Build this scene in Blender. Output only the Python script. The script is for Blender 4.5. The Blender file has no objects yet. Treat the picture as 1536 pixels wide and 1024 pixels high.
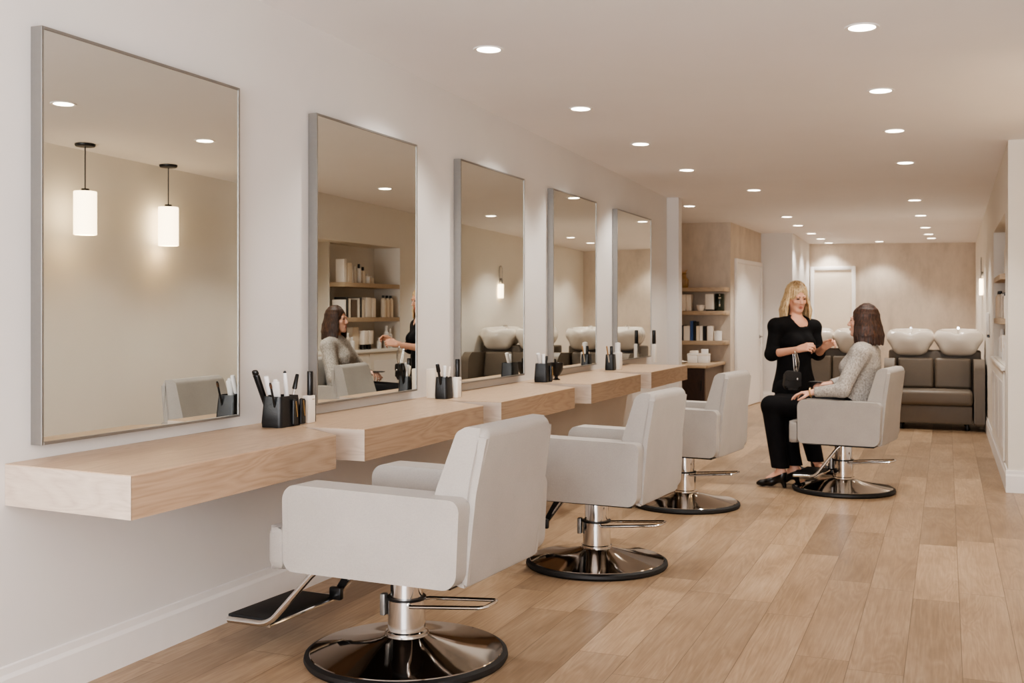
import bpy, bmesh, math, random
import numpy as np
from mathutils import Vector, Matrix
random.seed(7)
rng = np.random.default_rng(7)
scene = bpy.context.scene
COL = scene.collection
PI = math.pi
V = Vector
# ------------------------------------------------------------------ camera maths
FPX = 1606.0
TH = math.atan(652 / FPX)
HOR = 470.0
CAM = V((2.93, 0.0, 1.35))
FW = V((-math.sin(TH), math.cos(TH), 0))
RT = V((math.cos(TH), math.sin(TH), 0))
def ray(px, py):
    return FW + RT * ((px - 768) / FPX) + V((0, 0, (HOR - py) / FPX))
def P(px, py, t): return CAM + ray(px, py) * t
def on_x(px, x):
    d = ray(px, 0); return d.y * (x - CAM.x) / d.x
def on_y(px, y):
    d = ray(px, 0); return CAM.x + d.x * y / d.y
CA, CB, CC = 2.86, -0.015, -0.017
def cz(x, y): return CA + CB * x + CC * y
def on_ceil(px, py):
    d = ray(px, py)
    t = (CA + CB * CAM.x - CAM.z) / (d.z - CB * d.x - CC * d.y)
    return CAM + d * t

# ------------------------------------------------------------------ materials
def lin(c):
    def f(v):
        v = v / 255.0
        return v / 12.92 if v <= 0.04045 else ((v + 0.055) / 1.055) ** 2.4
    return tuple(f(v) for v in c) + (1.0,)
class NT:
    def __init__(s, name):
        m = bpy.data.materials.new(name); m.use_nodes = True
        s.m = m; s.t = m.node_tree; s.n = s.t.nodes; s.l = s.t.links
        s.b = s.n['Principled BSDF']
    def new(s, typ, **kw):
        n = s.n.new(typ)
        for k, v in kw.items(): setattr(n, k, v)
        return n
    def link(s, a, b): s.l.new(a, b)
    def coord(s, which='Object', scale=(1, 1, 1), rot=(0, 0, 0)):
        tc = s.new('ShaderNodeTexCoord'); mp = s.new('ShaderNodeMapping')
        mp.inputs['Scale'].default_value = scale; mp.inputs['Rotation'].default_value = rot
        s.link(tc.outputs[which], mp.inputs[0]); return mp.outputs[0]
    def noise(s, vec, scale, detail=4, rough=0.55, dist=0.0):
        n = s.new('ShaderNodeTexNoise'); n.inputs['Scale'].default_value = scale
        n.inputs['Detail'].default_value = detail; n.inputs['Roughness'].default_value = rough
        n.inputs['Distortion'].default_value = dist
        if vec is not None: s.link(vec, n.inputs['Vector'])
        return n.outputs['Fac']
    def ramp(s, fac, stops):
        r = s.new('ShaderNodeValToRGB'); e = r.color_ramp.elements
        while len(e) < len(stops): e.new(0.5)
        for i, (p, c) in enumerate(stops):
            e[i].position = p; e[i].color = c
        s.link(fac, r.inputs[0]); return r.outputs[0]
    def mix(s, fac, a, b, typ='MIX'):
        n = s.new('ShaderNodeMix', data_type='RGBA', blend_type=typ)
        for i, v in ((0, fac), (6, a), (7, b)):
            if hasattr(v, 'is_output'): s.link(v, n.inputs[i])
            else: n.inputs[i].default_value = v
        return n.outputs[2]
    def math(s, op, a, b=None, clamp=False):
        n = s.new('ShaderNodeMath', operation=op, use_clamp=clamp)
        for i, v in enumerate((a, b)):
            if v is None: continue
            if hasattr(v, 'is_output'): s.link(v, n.inputs[i])
            else: n.inputs[i].default_value = v
        return n.outputs[0]
    def bump(s, h, strength=0.2, dist=0.01):
        b = s.new('ShaderNodeBump'); b.inputs['Strength'].default_value = strength
        b.inputs['Distance'].default_value = dist
        s.link(h, b.inputs['Height']); s.link(b.outputs[0], s.b.inputs['Normal'])
    def base(s, c):
        if hasattr(c, 'is_output'): s.link(c, s.b.inputs['Base Color'])
        else: s.b.inputs['Base Color'].default_value = c
def shade(c, k): return tuple(min(1, v * k) for v in c[:3]) + (1,)
def plain(name, rgb, rough=0.5, metal=0.0, var=0.06, nscale=12, bump=0.0, bscale=200, coat=0.0, spec=0.5, emit=None):
    t = NT(name); c = lin(rgb)
    vec = t.coord()
    f = t.noise(vec, nscale, 3)
    t.base(t.ramp(f, [(0.25, shade(c, 1 - var)), (0.75, shade(c, 1 + var))]))
    t.b.inputs['Roughness'].default_value = rough; t.b.inputs['Metallic'].default_value = metal
    t.b.inputs['Coat Weight'].default_value = coat
    t.b.inputs['Specular IOR Level'].default_value = spec
    if bump: t.bump(t.noise(vec, bscale, 2), bump, 0.002)
    if emit:
        t.b.inputs['Emission Color'].default_value = lin(emit[0]); t.b.inputs['Emission Strength'].default_value = emit[1]
    return t.m
def fabric(name, rgb, var=0.05, fine=900):
    t = NT(name); c = lin(rgb); vec = t.coord()
    big = t.noise(vec, 5, 3); fi = t.noise(t.coord(scale=(1, 1, 0.35)), fine * 0.5, 2); fi2 = t.noise(t.coord(scale=(0.35, 0.35, 1)), fine * 0.5, 2)
    w = t.math('ADD', fi, fi2)
    col = t.ramp(big, [(0.3, shade(c, 1 - var)), (0.7, shade(c, 1 + var))])
    tint = t.ramp(t.math('MULTIPLY', w, 0.5), [(0.3, (0.82, 0.82, 0.82, 1)), (0.7, (1.1, 1.1, 1.1, 1))])
    t.base(t.mix(0.6, col, tint, 'MULTIPLY'))
    t.b.inputs['Roughness'].default_value = 0.78
    t.b.inputs['Sheen Weight'].default_value = 0.15
    t.bump(w, 0.15, 0.001)
    return t.m
def wood(name, light, dark, axis='Y', rough=0.45, fine=1.0):
    t = NT(name); s = {'X': (1.2, 9, 9), 'Y': (9, 1.2, 9), 'Z': (9, 9, 1.2)}[axis]
    fs = {'X': (6, 160, 160), 'Y': (160, 6, 160), 'Z': (160, 160, 6)}[axis]
    vec = t.coord(scale=s)
    n1 = t.noise(vec, 0.9, 2, 0.5, 0.6)
    rings = t.math('FRACT', t.math('MULTIPLY', n1, 13.0))
    rings = t.math('ABSOLUTE', t.math('SUBTRACT', rings, 0.5))
    fib = t.noise(t.coord(scale=fs), 1.0, 4, 0.65)
    f = t.math('ADD', t.math('MULTIPLY', rings, 0.7), t.math('MULTIPLY', fib, 0.75))
    a, b = lin(light), lin(dark)
    mid = tuple((a[i] * 0.6 + b[i] * 0.4) for i in range(3)) + (1,)
    t.base(t.ramp(f, [(0.18, b), (0.5, mid), (0.85, a)]))
    t.b.inputs['Roughness'].default_value = rough
    t.bump(fib, 0.06, 0.001)
    return t.m
def wall_paint(name, rgb, var=0.025):
    t = NT(name); c = lin(rgb); vec = t.coord()
    t.base(t.ramp(t.noise(vec, 1.3, 5, 0.6), [(0.3, shade(c, 1 - var)), (0.7, shade(c, 1 + var))]))
    t.b.inputs['Roughness'].default_value = 0.85
    t.b.inputs['Specular IOR Level'].default_value = 0.25
    t.bump(t.noise(vec, 260, 2), 0.06, 0.001)
    return t.m
def wallpaper(name, rgb):
    t = NT(name); c = lin(rgb)
    a = t.noise(t.coord(scale=(1.4, 1.4, 0.35)), 2.2, 6, 0.7)
    b = t.noise(t.coord(scale=(5, 5, 2.5)), 2.0, 4, 0.6)
    f = t.math('ADD', t.math('MULTIPLY', a, 0.65), t.math('MULTIPLY', b, 0.35))
    t.base(t.ramp(f, [(0.32, shade(c, 0.80)), (0.5, c), (0.7, shade(c, 1.15))]))
    t.b.inputs['Roughness'].default_value = 0.75
    t.bump(b, 0.08, 0.002)
    return t.m
def floor_mat():
    t = NT('oak_plank_floor')
    tc = t.new('ShaderNodeTexCoord'); sp = t.new('ShaderNodeSeparateXYZ'); t.link(tc.outputs['Object'], sp.inputs[0])
    W, L = 0.203, 1.30
    xs = t.math('DIVIDE', t.math('ADD', sp.outputs[0], 0.06), W); xi = t.math('FLOOR', xs); xf = t.math('FRACT', xs)
    wn = t.new('ShaderNodeTexWhiteNoise', noise_dimensions='1D'); t.link(xi, wn.inputs['W'])
    ys = t.math('DIVIDE', t.math('ADD', sp.outputs[1], t.math('MULTIPLY', wn.outputs['Value'], 7.7)), L)
    yi = t.math('FLOOR', ys); yf = t.math('FRACT', ys)
    cv = t.new('ShaderNodeCombineXYZ'); t.link(xi, cv.inputs[0]); t.link(yi, cv.inputs[1])
    w2 = t.new('ShaderNodeTexWhiteNoise', noise_dimensions='3D'); t.link(cv.outputs[0], w2.inputs['Vector'])
    # grain coordinates shifted per plank
    off = t.new('ShaderNodeVectorMath', operation='MULTIPLY_ADD')
    t.link(w2.outputs['Color'], off.inputs[0]); off.inputs[1].default_value = (37, 53, 11); t.link(tc.outputs['Object'], off.inputs[2])
    def sc(v):
        n = t.new('ShaderNodeVectorMath', operation='MULTIPLY'); t.link(off.outputs[0], n.inputs[0]); n.inputs[1].default_value = v; return n.outputs[0]
    n1 = t.noise(sc((7.5, 0.8, 1)), 1.0, 2, 0.5, 0.9)
    rings = t.math('ABSOLUTE', t.math('SUBTRACT', t.math('FRACT', t.math('MULTIPLY', n1, 11.0)), 0.5))
    fib = t.noise(sc((130, 4, 1)), 1.0, 4, 0.65)
    blot = t.noise(sc((4, 1.6, 1)), 1.0, 4, 0.6)
    f = t.math('ADD', t.math('ADD', t.math('MULTIPLY', rings, 0.20), t.math('MULTIPLY', fib, 0.62)), t.math('MULTIPLY', blot, 0.55))
    col = t.ramp(f, [(0.3, lin((120, 98, 75))), (0.62, lin((160, 136, 110))), (0.95, lin((192, 170, 144)))])
    tone = t.ramp(w2.outputs['Value'], [(0.0, (0.74, 0.72, 0.705, 1)), (0.5, (0.97, 0.96, 0.955, 1)), (1.0, (1.17, 1.17, 1.165, 1))])
    col = t.mix(1.0, col, tone, 'MULTIPLY')
    ex = t.math('MINIMUM', xf, t.math('SUBTRACT', 1.0, xf)); ey = t.math('MINIMUM', yf, t.math('SUBTRACT', 1.0, yf))
    gx = t.math('GREATER_THAN', ex, 0.008); gy = t.math('GREATER_THAN', ey, 0.0013)
    g = t.math('MULTIPLY', gx, gy)
    col = t.mix(g, t.mix(0.6, col, lin((70, 54, 42))), col)
    t.base(col)
    t.link(t.math('ADD', t.math('MULTIPLY', fib, 0.2), 0.26), t.b.inputs['Roughness'])
    t.b.inputs['Specular IOR Level'].default_value = 0.4
    t.bump(t.math('ADD', t.math('MULTIPLY', fib, 0.15), g), 0.12, 0.002)
    return t.m
def glow(name, rgb, strength, base=(240, 235, 225)):
    t = NT(name)
    lw = t.new('ShaderNodeLayerWeight'); lw.inputs[0].default_value = 0.3
    c = lin(rgb)
    t.base(lin(base)); t.b.inputs['Emission Color'].default_value = c
    t.link(t.math('SUBTRACT', strength, t.math('MULTIPLY', lw.outputs['Facing'], strength * 0.35)), t.b.inputs['Emission Strength'])
    return t.m
M = {}
M['wall'] = wall_paint('white_wall_paint', (218, 215, 212))
M['wall_warm'] = wall_paint('warm_wall_paint', (228, 223, 214))
M['ceiling'] = wall_paint('ceiling_paint', (238, 236, 236), 0.015)
M['trim'] = plain('trim_gloss_white', (234, 231, 228), 0.4, var=0.015)
M['floor'] = floor_mat()
M['paper'] = wallpaper('beige_wallpaper', (202, 190, 175))
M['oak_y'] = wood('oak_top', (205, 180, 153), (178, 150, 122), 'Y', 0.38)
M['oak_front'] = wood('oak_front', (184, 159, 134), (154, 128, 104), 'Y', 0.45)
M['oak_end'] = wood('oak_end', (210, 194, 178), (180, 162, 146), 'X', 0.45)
M['shelf_wood'] = wood('shelf_wood', (184, 162, 136), (156, 134, 108), 'X', 0.5)
M['dark_wood'] = wood('dark_walnut', (58, 37, 28), (32, 19, 14), 'Z', 0.35)
M['brown_wood'] = wood('brown_veneer', (104, 84, 68), (82, 65, 52), 'Z', 0.4)
M['fabric'] = fabric('pale_grey_upholstery', (169, 163, 156))
M['seam'] = plain('upholstery_seam', (166, 161, 155), 0.8)
M['chrome'] = plain('polished_chrome', (225, 223, 221), 0.09, 1.0, var=0.01)
M['dark_chrome'] = plain('dark_polished_steel', (170, 163, 156), 0.07, 1.0, var=0.01)
M['steel'] = plain('brushed_steel_frame', (150, 148, 145), 0.42, 0.85, var=0.03, nscale=40)
M['black'] = plain('black_plastic', (17, 16, 16), 0.35)
M['rubber'] = plain('black_rubber', (19, 18, 18), 0.55)
M['tread'] = plain('ribbed_black_mat', (26, 26, 27), 0.6, bump=0.4, bscale=120)
M['leather'] = plain('black_leather', (24, 24, 25), 0.42, bump=0.35, bscale=170)
M['gold'] = plain('gold_zip', (196, 160, 112), 0.3, 0.9)
M['white'] = plain('white_plastic', (238, 236, 233), 0.35, var=0.02)
M['cream'] = plain('cream_card', (228, 214, 194), 0.55, var=0.02)
M['card'] = plain('white_card', (236, 228, 217), 0.55, var=0.02)
M['grey_mark'] = plain('label_print', (186, 170, 148), 0.6)
M['grey_leather'] = plain('taupe_vinyl', (112, 101, 88), 0.48, bump=0.12, bscale=220, var=0.05, nscale=5)
M['ceramic'] = plain('white_ceramic', (236, 228, 216), 0.12, var=0.01, coat=0.4)
M['skin'] = plain('skin', (222, 168, 140), 0.5, var=0.04, nscale=25)
M['skin2'] = plain('skin_fair', (226, 176, 152), 0.5, var=0.04, nscale=25)
M['lip'] = plain('lips', (184, 108, 96), 0.4)
M['eye'] = plain('eye_dark', (40, 26, 20), 0.3)
M['brow'] = plain('brow', (84, 58, 40), 0.8)
M['blackcloth'] = plain('black_cloth', (17, 16, 17), 0.85, var=0.2, nscale=20, bump=0.3, bscale=60, spec=0.2)
M['blackcloth2'] = plain('black_trouser_cloth', (20, 19, 21), 0.85, var=0.2, nscale=16, bump=0.2, bscale=60, spec=0.2)
M['shoe'] = plain('black_shoe_leather', (15, 13, 13), 0.3)
M['bag'] = plain('black_bag_leather', (34, 30, 27), 0.5, bump=0.5, bscale=90)
M['navy'] = plain('blue_cover', (58, 88, 142), 0.5)
M['tin'] = plain('dark_green_tin', (26, 36, 22), 0.25)
M['glass_amber'] = plain('amber_glass', (150, 118, 72), 0.12, coat=0.5)
M['mesh_grey'] = plain('shadow_gap', (60, 55, 50), 0.8)
def mirror_mat():
    t = NT('mirror_silver'); vec = t.coord()
    t.base(t.ramp(t.noise(vec, 0.8, 2), [(0.3, (0.80, 0.82, 0.785, 1)), (0.7, (0.81, 0.83, 0.795, 1))]))
    t.b.inputs['Metallic'].default_value = 1.0; t.b.inputs['Roughness'].default_value = 0.004
    return t.m
M['mirror'] = mirror_mat()
def hair_mat(name, stops, roots=None):
    t = NT(name)
    f = t.noise(t.coord(scale=(60, 60, 7)), 2.2, 4, 0.6, 0.4)
    col = t.ramp(f, stops)
    if roots is not None:
        d = t.new('ShaderNodeVectorMath', operation='DISTANCE'); tc = t.new('ShaderNodeTexCoord')
        t.link(tc.outputs['Object'], d.inputs[0]); d.inputs[1].default_value = roots
        k = t.ramp(t.math('ADD', d.outputs['Value'], t.math('MULTIPLY', f, 0.03)), [(0.035, (0.42, 0.36, 0.30, 1)), (0.095, (1, 1, 1, 1))])
        col = t.mix(1.0, col, k, 'MULTIPLY')
    t.base(col); t.b.inputs['Roughness'].default_value = 0.42
    t.b.inputs['Anisotropic'].default_value = 0.4
    t.bump(f, 0.7, 0.006)
    return t.m
M['blonde'] = hair_mat('blonde_hair', [(0.34, lin((140, 106, 66))), (0.5, lin((206, 176, 130))), (0.68, lin((232, 210, 170)))], tuple(P(1195, 446, 8.85) + V((0.02, -0.05, 0.125))))
M['brunette'] = hair_mat('brown_hair', [(0.34, lin((30, 18, 13))), (0.52, lin((60, 37, 26))), (0.74, lin((100, 64, 43)))])
def knit():
    t = NT('heather_grey_knit')
    f = t.noise(t.coord(scale=(70, 70, 45)), 1.6, 3, 0.7)
    t.base(t.ramp(f, [(0.32, lin((136, 130, 124))), (0.5, lin((172, 166, 158))), (0.68, lin((200, 194, 186)))]))
    t.b.inputs['Roughness'].default_value = 0.9; t.bump(f, 0.5, 0.006); return t.m
M['knit'] = knit()
M['lens'] = glow('downlight_lens', (255, 240, 218), 9.0)
M['shade_glow'] = glow('opal_glass_lit', (255, 226, 186), 4.0)

# ------------------------------------------------------------------ mesh helpers
def obj(name, bm, mat, parent=None, smooth=True, angle=35):
    me = bpy.data.meshes.new(name)
    bmesh.ops.recalc_face_normals(bm, faces=bm.faces[:])
    bm.to_mesh(me); bm.free()
    if smooth:
        me.polygons.foreach_set('use_smooth', [True] * len(me.polygons))
        me.set_sharp_from_angle(angle=math.radians(angle))
    for m in (mat if isinstance(mat, (list, tuple)) else [mat]): me.materials.append(m)
    o = bpy.data.objects.new(name, me); COL.objects.link(o)
    if parent is not None: o.parent = parent
    return o
def tag(o, label=None, cat=None, group=None, kind=None):
    if label: o['label'] = label
    if cat: o['category'] = cat
    if group: o['group'] = group
    if kind: o['kind'] = kind
    return o
def thing(name, label, cat, loc=(0, 0, 0), rz=0.0, group=None):
    o = bpy.data.objects.new(name, None); COL.objects.link(o)
    o.empty_display_size = 0.1
    o.location = loc; o.rotation_euler = (0, 0, rz)
    return tag(o, label, cat, group)
def struct(name, bm, mat, parent=None, smooth=False):
    o = obj(name, bm, mat, parent, smooth)
    if parent is None: o['kind'] = 'structure'
    return o
def new(): return bmesh.new()
def merge(bm, src):
    me = bpy.data.meshes.new('tmp'); src.to_mesh(me); src.free(); bm.from_mesh(me); bpy.data.meshes.remove(me)
def box(bm, x0, x1, y0, y1, z0, z1, bev=0.0, seg=2, mtx=None):
    b = bmesh.new(); bmesh.ops.create_cube(b, size=1)
    for v in b.verts:
        v.co = V(((x0 + x1) / 2 + v.co.x * (x1 - x0), (y0 + y1) / 2 + v.co.y * (y1 - y0), (z0 + z1) / 2 + v.co.z * (z1 - z0)))
    if bev > 0: bmesh.ops.bevel(b, geom=b.edges[:], offset=bev, segments=seg, profile=0.5, affect='EDGES')
    if mtx is not None: b.transform(mtx)
    merge(bm, b); return bm
def rpoly(pts, rad, seg=6):
    n = len(pts); out = []
    rads = rad if isinstance(rad, (list, tuple)) else [rad] * n
    for i in range(n):
        p = V(pts[i]); a = V(pts[i - 1]); c = V(pts[(i + 1) % n]); r = rads[i]
        if r <= 0: out.append(p); continue
        d1 = (a - p).normalized(); d2 = (c - p).normalized()
        ang = d1.angle(d2); cut = min(r / math.tan(ang / 2), 0.49 * (a - p).length, 0.49 * (c - p).length)
        r2 = cut * math.tan(ang / 2); bis = (d1 + d2).normalized(); ctr = p + bis * (r2 / math.sin(ang / 2))
        s = p + d1 * cut - ctr; e = p + d2 * cut - ctr
        tot = s.angle(e); 
        for k in range(seg + 1):
            q = k / seg
            w = (math.sin((1 - q) * tot) * s + math.sin(q * tot) * e) / math.sin(tot) if tot > 1e-4 else s
            out.append(ctr + w)
    return out
AX = {'xy': lambda a, b, c: V((a, b, c)), 'xz': lambda a, b, c: V((a, c, b)), 'yz': lambda a, b, c: V((c, a, b))}
def prism(bm, poly, c0, c1, plane='xy', bev=0.0, seg=3, fn=None):
    b = bmesh.new(); f = AX[plane]
    lo = [b.verts.new(f(p[0], p[1], c0)) for p in poly]; hi = [b.verts.new(f(p[0], p[1], c1)) for p in poly]
    b.faces.new(lo); b.faces.new(hi[::-1]); n = len(poly)
    for i in range(n): b.faces.new((lo[i], lo[(i + 1) % n], hi[(i + 1) % n], hi[i]))
    if bev > 0:
        caps = [e for e in b.edges if (e.verts[0] in lo and e.verts[1] in lo) or (e.verts[0] in hi and e.verts[1] in hi)]
        bmesh.ops.bevel(b, geom=caps, offset=bev, segments=seg, profile=0.5, affect='EDGES')
    if fn:
        for v in b.verts: v.co = fn(v.co)
    merge(bm, b); return bm
def lathe(bm, prof, seg=32, loc=(0, 0, 0), mtx=None):
    b = bmesh.new(); rings = []
    for r, z in prof:
        if r < 1e-5: rings.append([b.verts.new((0, 0, z))])
        else: rings.append([b.verts.new((r * math.cos(2 * PI * k / seg), r * math.sin(2 * PI * k / seg), z)) for k in range(seg)])
    for A, B in zip(rings, rings[1:]):
        for k in range(seg):
            k2 = (k + 1) % seg
            if len(A) == 1 and len(B) == 1: continue
            if len(A) == 1: b.faces.new((A[0], B[k], B[k2]))
            elif len(B) == 1: b.faces.new((A[k], A[k2], B[0]))
            else: b.faces.new((A[k], A[k2], B[k2], B[k]))
    for R_, flip in ((rings[0], 1), (rings[-1], 0)):
        if len(R_) > 1: b.faces.new(R_[::-1] if flip else R_)
    if mtx is not None: b.transform(mtx)
    bmesh.ops.translate(b, verts=b.verts, vec=V(loc))
    merge(bm, b); return bm
def tube(bm, pts, r, seg=10, closed=False, r_end=None):
    pts = [V(p) for p in pts]; n = len(pts); b = bmesh.new(); rings = []; up = None
    for i in range(n):
        if closed: d = (pts[(i + 1) % n] - pts[i - 1])
        else: d = pts[min(i + 1, n - 1)] - pts[max(i - 1, 0)]
        d.normalize()
        if up is None:
            up = V((0, 0, 1)) if abs(d.z) < 0.9 else V((1, 0, 0))
        up = (up - d * up.dot(d)).normalized(); s = d.cross(up)
        rr = r if r_end is None else r + (r_end - r) * i / (n - 1)
        rings.append([b.verts.new(pts[i] + (up * math.cos(2 * PI * k / seg) + s * math.sin(2 * PI * k / seg)) * rr) for k in range(seg)])
    for i in range(n if closed else n - 1):
        A, B = rings[i], rings[(i + 1) % n]
        for k in range(seg): b.faces.new((A[k], A[(k + 1) % seg], B[(k + 1) % seg], B[k]))
    if not closed:
        b.faces.new(rings[0][::-1]); b.faces.new(rings[-1])
    merge(bm, b); return bm
def rpath(pts, rad, seg=5):
    out = [V(pts[0])]
    for i in range(1, len(pts) - 1):
        p, a, c = V(pts[i]), V(pts[i - 1]), V(pts[i + 1])
        d1 = (a - p); d2 = (c - p); cut = min(rad, d1.length * 0.45, d2.length * 0.45)
        s = p + d1.normalized() * cut; e = p + d2.normalized() * cut
        for k in range(seg + 1):
            q = k / seg; out.append(s * (1 - q) ** 2 + p * 2 * q * (1 - q) + e * q * q)
    out.append(V(pts[-1])); return out
def ellipsoid(bm, c, ax, rot=None, seg=16):
    b = bmesh.new(); bmesh.ops.create_uvsphere(b, u_segments=seg, v_segments=seg // 2, radius=1)
    m = Matrix.Translation(V(c)) @ (rot.to_4x4() if rot is not None else Matrix.Identity(4)) @ Matrix.Diagonal(V(ax).to_4d())
    b.transform(m); merge(bm, b); return bm
def frame(f, u):
    f = V(f).normalized(); u = V(u); s = u.cross(f).normalized(); u = f.cross(s)
    return f, u, s     # forward, up, left
def rotcols(a, b, c): return Matrix((a, b, c)).transposed()
def clone(o, parent=None):
    c = o.copy(); COL.objects.link(c)
    if parent is not None: c.parent = parent
    for ch in o.children: clone(ch, c)
    return c

# ------------------------------------------------------------------ signed-distance modelling for organic forms
class SDF:
    def __init__(s, lo, hi, h):
        s.lo = np.array(lo, float); s.h = h
        s.n = np.ceil((np.array(hi) - s.lo) / h).astype(int) + 1
        s.F = np.full(s.n, 0.2, np.float32)
    def _win(s, lo, hi):
        a = np.clip(np.floor((np.array(lo) - s.lo) / s.h).astype(int), 0, s.n - 1)
        b = np.clip(np.ceil((np.array(hi) - s.lo) / s.h).astype(int) + 1, 1, s.n)
        if (b <= a).any(): return None
        g = [(s.lo[i] + s.h * np.arange(a[i], b[i])) for i in range(3)]
        X = np.stack(np.meshgrid(*g, indexing='ij'), -1).astype(np.float32)
        return tuple(slice(a[i], b[i]) for i in range(3)), X
    def _join(s, sl, d, k, sub=False):
        A = s.F[sl]
        if sub:
            d = -d; hh = np.clip(0.5 - 0.5 * (A - d) / k, 0, 1); s.F[sl] = A * (1 - hh) + d * hh + k * hh * (1 - hh)
        else:
            hh = np.clip(0.5 + 0.5 * (A - d) / k, 0, 1); s.F[sl] = A * (1 - hh) + d * hh - k * hh * (1 - hh)
    def cone(s, p0, p1, r0, r1, k=0.02, flat=None, q=1.0, sub=False):
        p0 = np.array(p0, float); p1 = np.array(p1, float); m = max(r0, r1) * max(1, q) + k + 3 * s.h
        w = s._win(np.minimum(p0, p1) - m, np.maximum(p0, p1) + m)
        if w is None: return s
        sl, X = w
        Pn = X - p0.astype(np.float32); ab = (p1 - p0)
        if flat is not None:
            fl = np.array(V(flat).normalized(), float)
            Pn = Pn + (Pn @ fl.astype(np.float32))[..., None] * fl.astype(np.float32) * (1 / q - 1)
            ab = ab + fl * (ab @ fl) * (1 / q - 1)
        L2 = max(float(ab @ ab), 1e-9)
        t = np.clip((Pn @ ab.astype(np.float32)) / L2, 0, 1)
        d = np.linalg.norm(Pn - t[..., None] * ab.astype(np.float32), axis=-1) - (r0 + (r1 - r0) * t)
        if flat is not None: d = d * min(1.0, 0.5 + 0.5 * q)
        s._join(sl, d, k, sub); return s
    def ell(s, c, ax, rot=None, k=0.02, sub=False):
        c = np.array(c, float); m = max(ax) + k + 3 * s.h
        w = s._win(c - m, c + m)
        if w is None: return s
        sl, X = w; X = X - c.astype(np.float32)
        if rot is not None: X = X @ np.array(rot, np.float32)
        A = np.array(ax, np.float32); k0 = np.linalg.norm(X / A, axis=-1); k1 = np.linalg.norm(X / (A * A), axis=-1)
        d = k0 * (k0 - 1) / np.maximum(k1, 1e-6)
        s._join(sl, d, k, sub); return s
    def clip(s, p, nrm, k=0.004):          # remove everything on the side nrm points to
        nrm = np.array(V(nrm).normalized(), np.float32)
        g = [(s.lo[i] + s.h * np.arange(s.n[i])) for i in range(3)]
        d = ((g[0] - p[0]) * nrm[0])[:, None, None] + ((g[1] - p[1]) * nrm[1])[None, :, None] + ((g[2] - p[2]) * nrm[2])[None, None, :]
        s.F = np.maximum(s.F, d.astype(np.float32)); return s
    def mesh(s, name, mat, parent=None, smooth=1):
        F = s.F; F[0] = F[-1] = 0.1; F[:, 0] = F[:, -1] = 0.1; F[:, :, 0] = F[:, :, -1] = 0.1
        nx, ny, nz = F.shape; I = F < 0
        c = np.zeros((nx - 1, ny - 1, nz - 1), np.int8)
        for dx in (0, 1):
            for dy in (0, 1):
                for dz in (0, 1): c += I[dx:nx - 1 + dx, dy:ny - 1 + dy, dz:nz - 1 + dz]
        act = (c > 0) & (c < 8); ii = np.argwhere(act); idx = np.full(act.shape, -1, np.int64); idx[act] = np.arange(len(ii))
        pos = np.zeros((len(ii), 3)); cnt = np.zeros(len(ii))
        cs = [(a, b, d) for a in (0, 1) for b in (0, 1) for d in (0, 1)]
        for a in cs:
            for ax in range(3):
                if a[ax]: continue
                b = list(a); b[ax] = 1
                va = F[ii[:, 0] + a[0], ii[:, 1] + a[1], ii[:, 2] + a[2]]; vb = F[ii[:, 0] + b[0], ii[:, 1] + b[1], ii[:, 2] + b[2]]
                m = (va < 0) != (vb < 0); t = np.where(m, va / np.where(m, va - vb, 1), 0)
                p = np.tile(np.array(a, float), (len(ii), 1)); p[:, ax] += t
                pos += p * m[:, None]; cnt += m
        pos = (ii + pos / cnt[:, None]) * s.h + s.lo
        quads = []
        for ax in range(3):
            o1, o2 = [(1, 2), (2, 0), (0, 1)][ax]
            sl0 = [slice(1, F.shape[j] - 1) for j in range(3)]; sl1 = list(sl0)
            sl0[ax] = slice(0, F.shape[ax] - 1); sl1[ax] = slice(1, F.shape[ax])
            A, B = I[tuple(sl0)], I[tuple(sl1)]
            e = np.argwhere(A != B); base = e + np.array([0 if j == ax else 1 for j in range(3)])
            fl = A[tuple(e.T)]
            def at(u, v):
                q = base.copy(); q[:, o1] -= u; q[:, o2] -= v; return idx[tuple(q.T)]
            Q = np.stack([at(1, 1), at(0, 1), at(0, 0), at(1, 0)], 1)
            Q[~fl] = Q[~fl][:, ::-1]; quads.append(Q)
        Q = np.concatenate(quads)
        for _ in range(smooth):                                  # Laplacian smoothing along quad edges
            acc = np.zeros_like(pos); n = np.zeros(len(pos))
            for a, b in ((0, 1), (1, 2), (2, 3), (3, 0)):
                np.add.at(acc, Q[:, a], pos[Q[:, b]]); np.add.at(acc, Q[:, b], pos[Q[:, a]])
                np.add.at(n, Q[:, a], 1); np.add.at(n, Q[:, b], 1)
            pos = pos * 0.5 + 0.5 * acc / n[:, None]
        me = bpy.data.meshes.new(name); me.vertices.add(len(pos)); me.vertices.foreach_set('co', pos.ravel().astype(np.float32))
        me.loops.add(Q.size); me.loops.foreach_set('vertex_index', Q.ravel().astype(np.int32))
        me.polygons.add(len(Q)); me.polygons.foreach_set('loop_start', np.arange(0, Q.size, 4, dtype=np.int32))
        me.update(calc_edges=True); me.validate()
        me.polygons.foreach_set('use_smooth', [True] * len(me.polygons)); me.materials.append(mat)
        o = bpy.data.objects.new(name, me); COL.objects.link(o)
        if parent is not None: o.parent = parent
        return o

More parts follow.
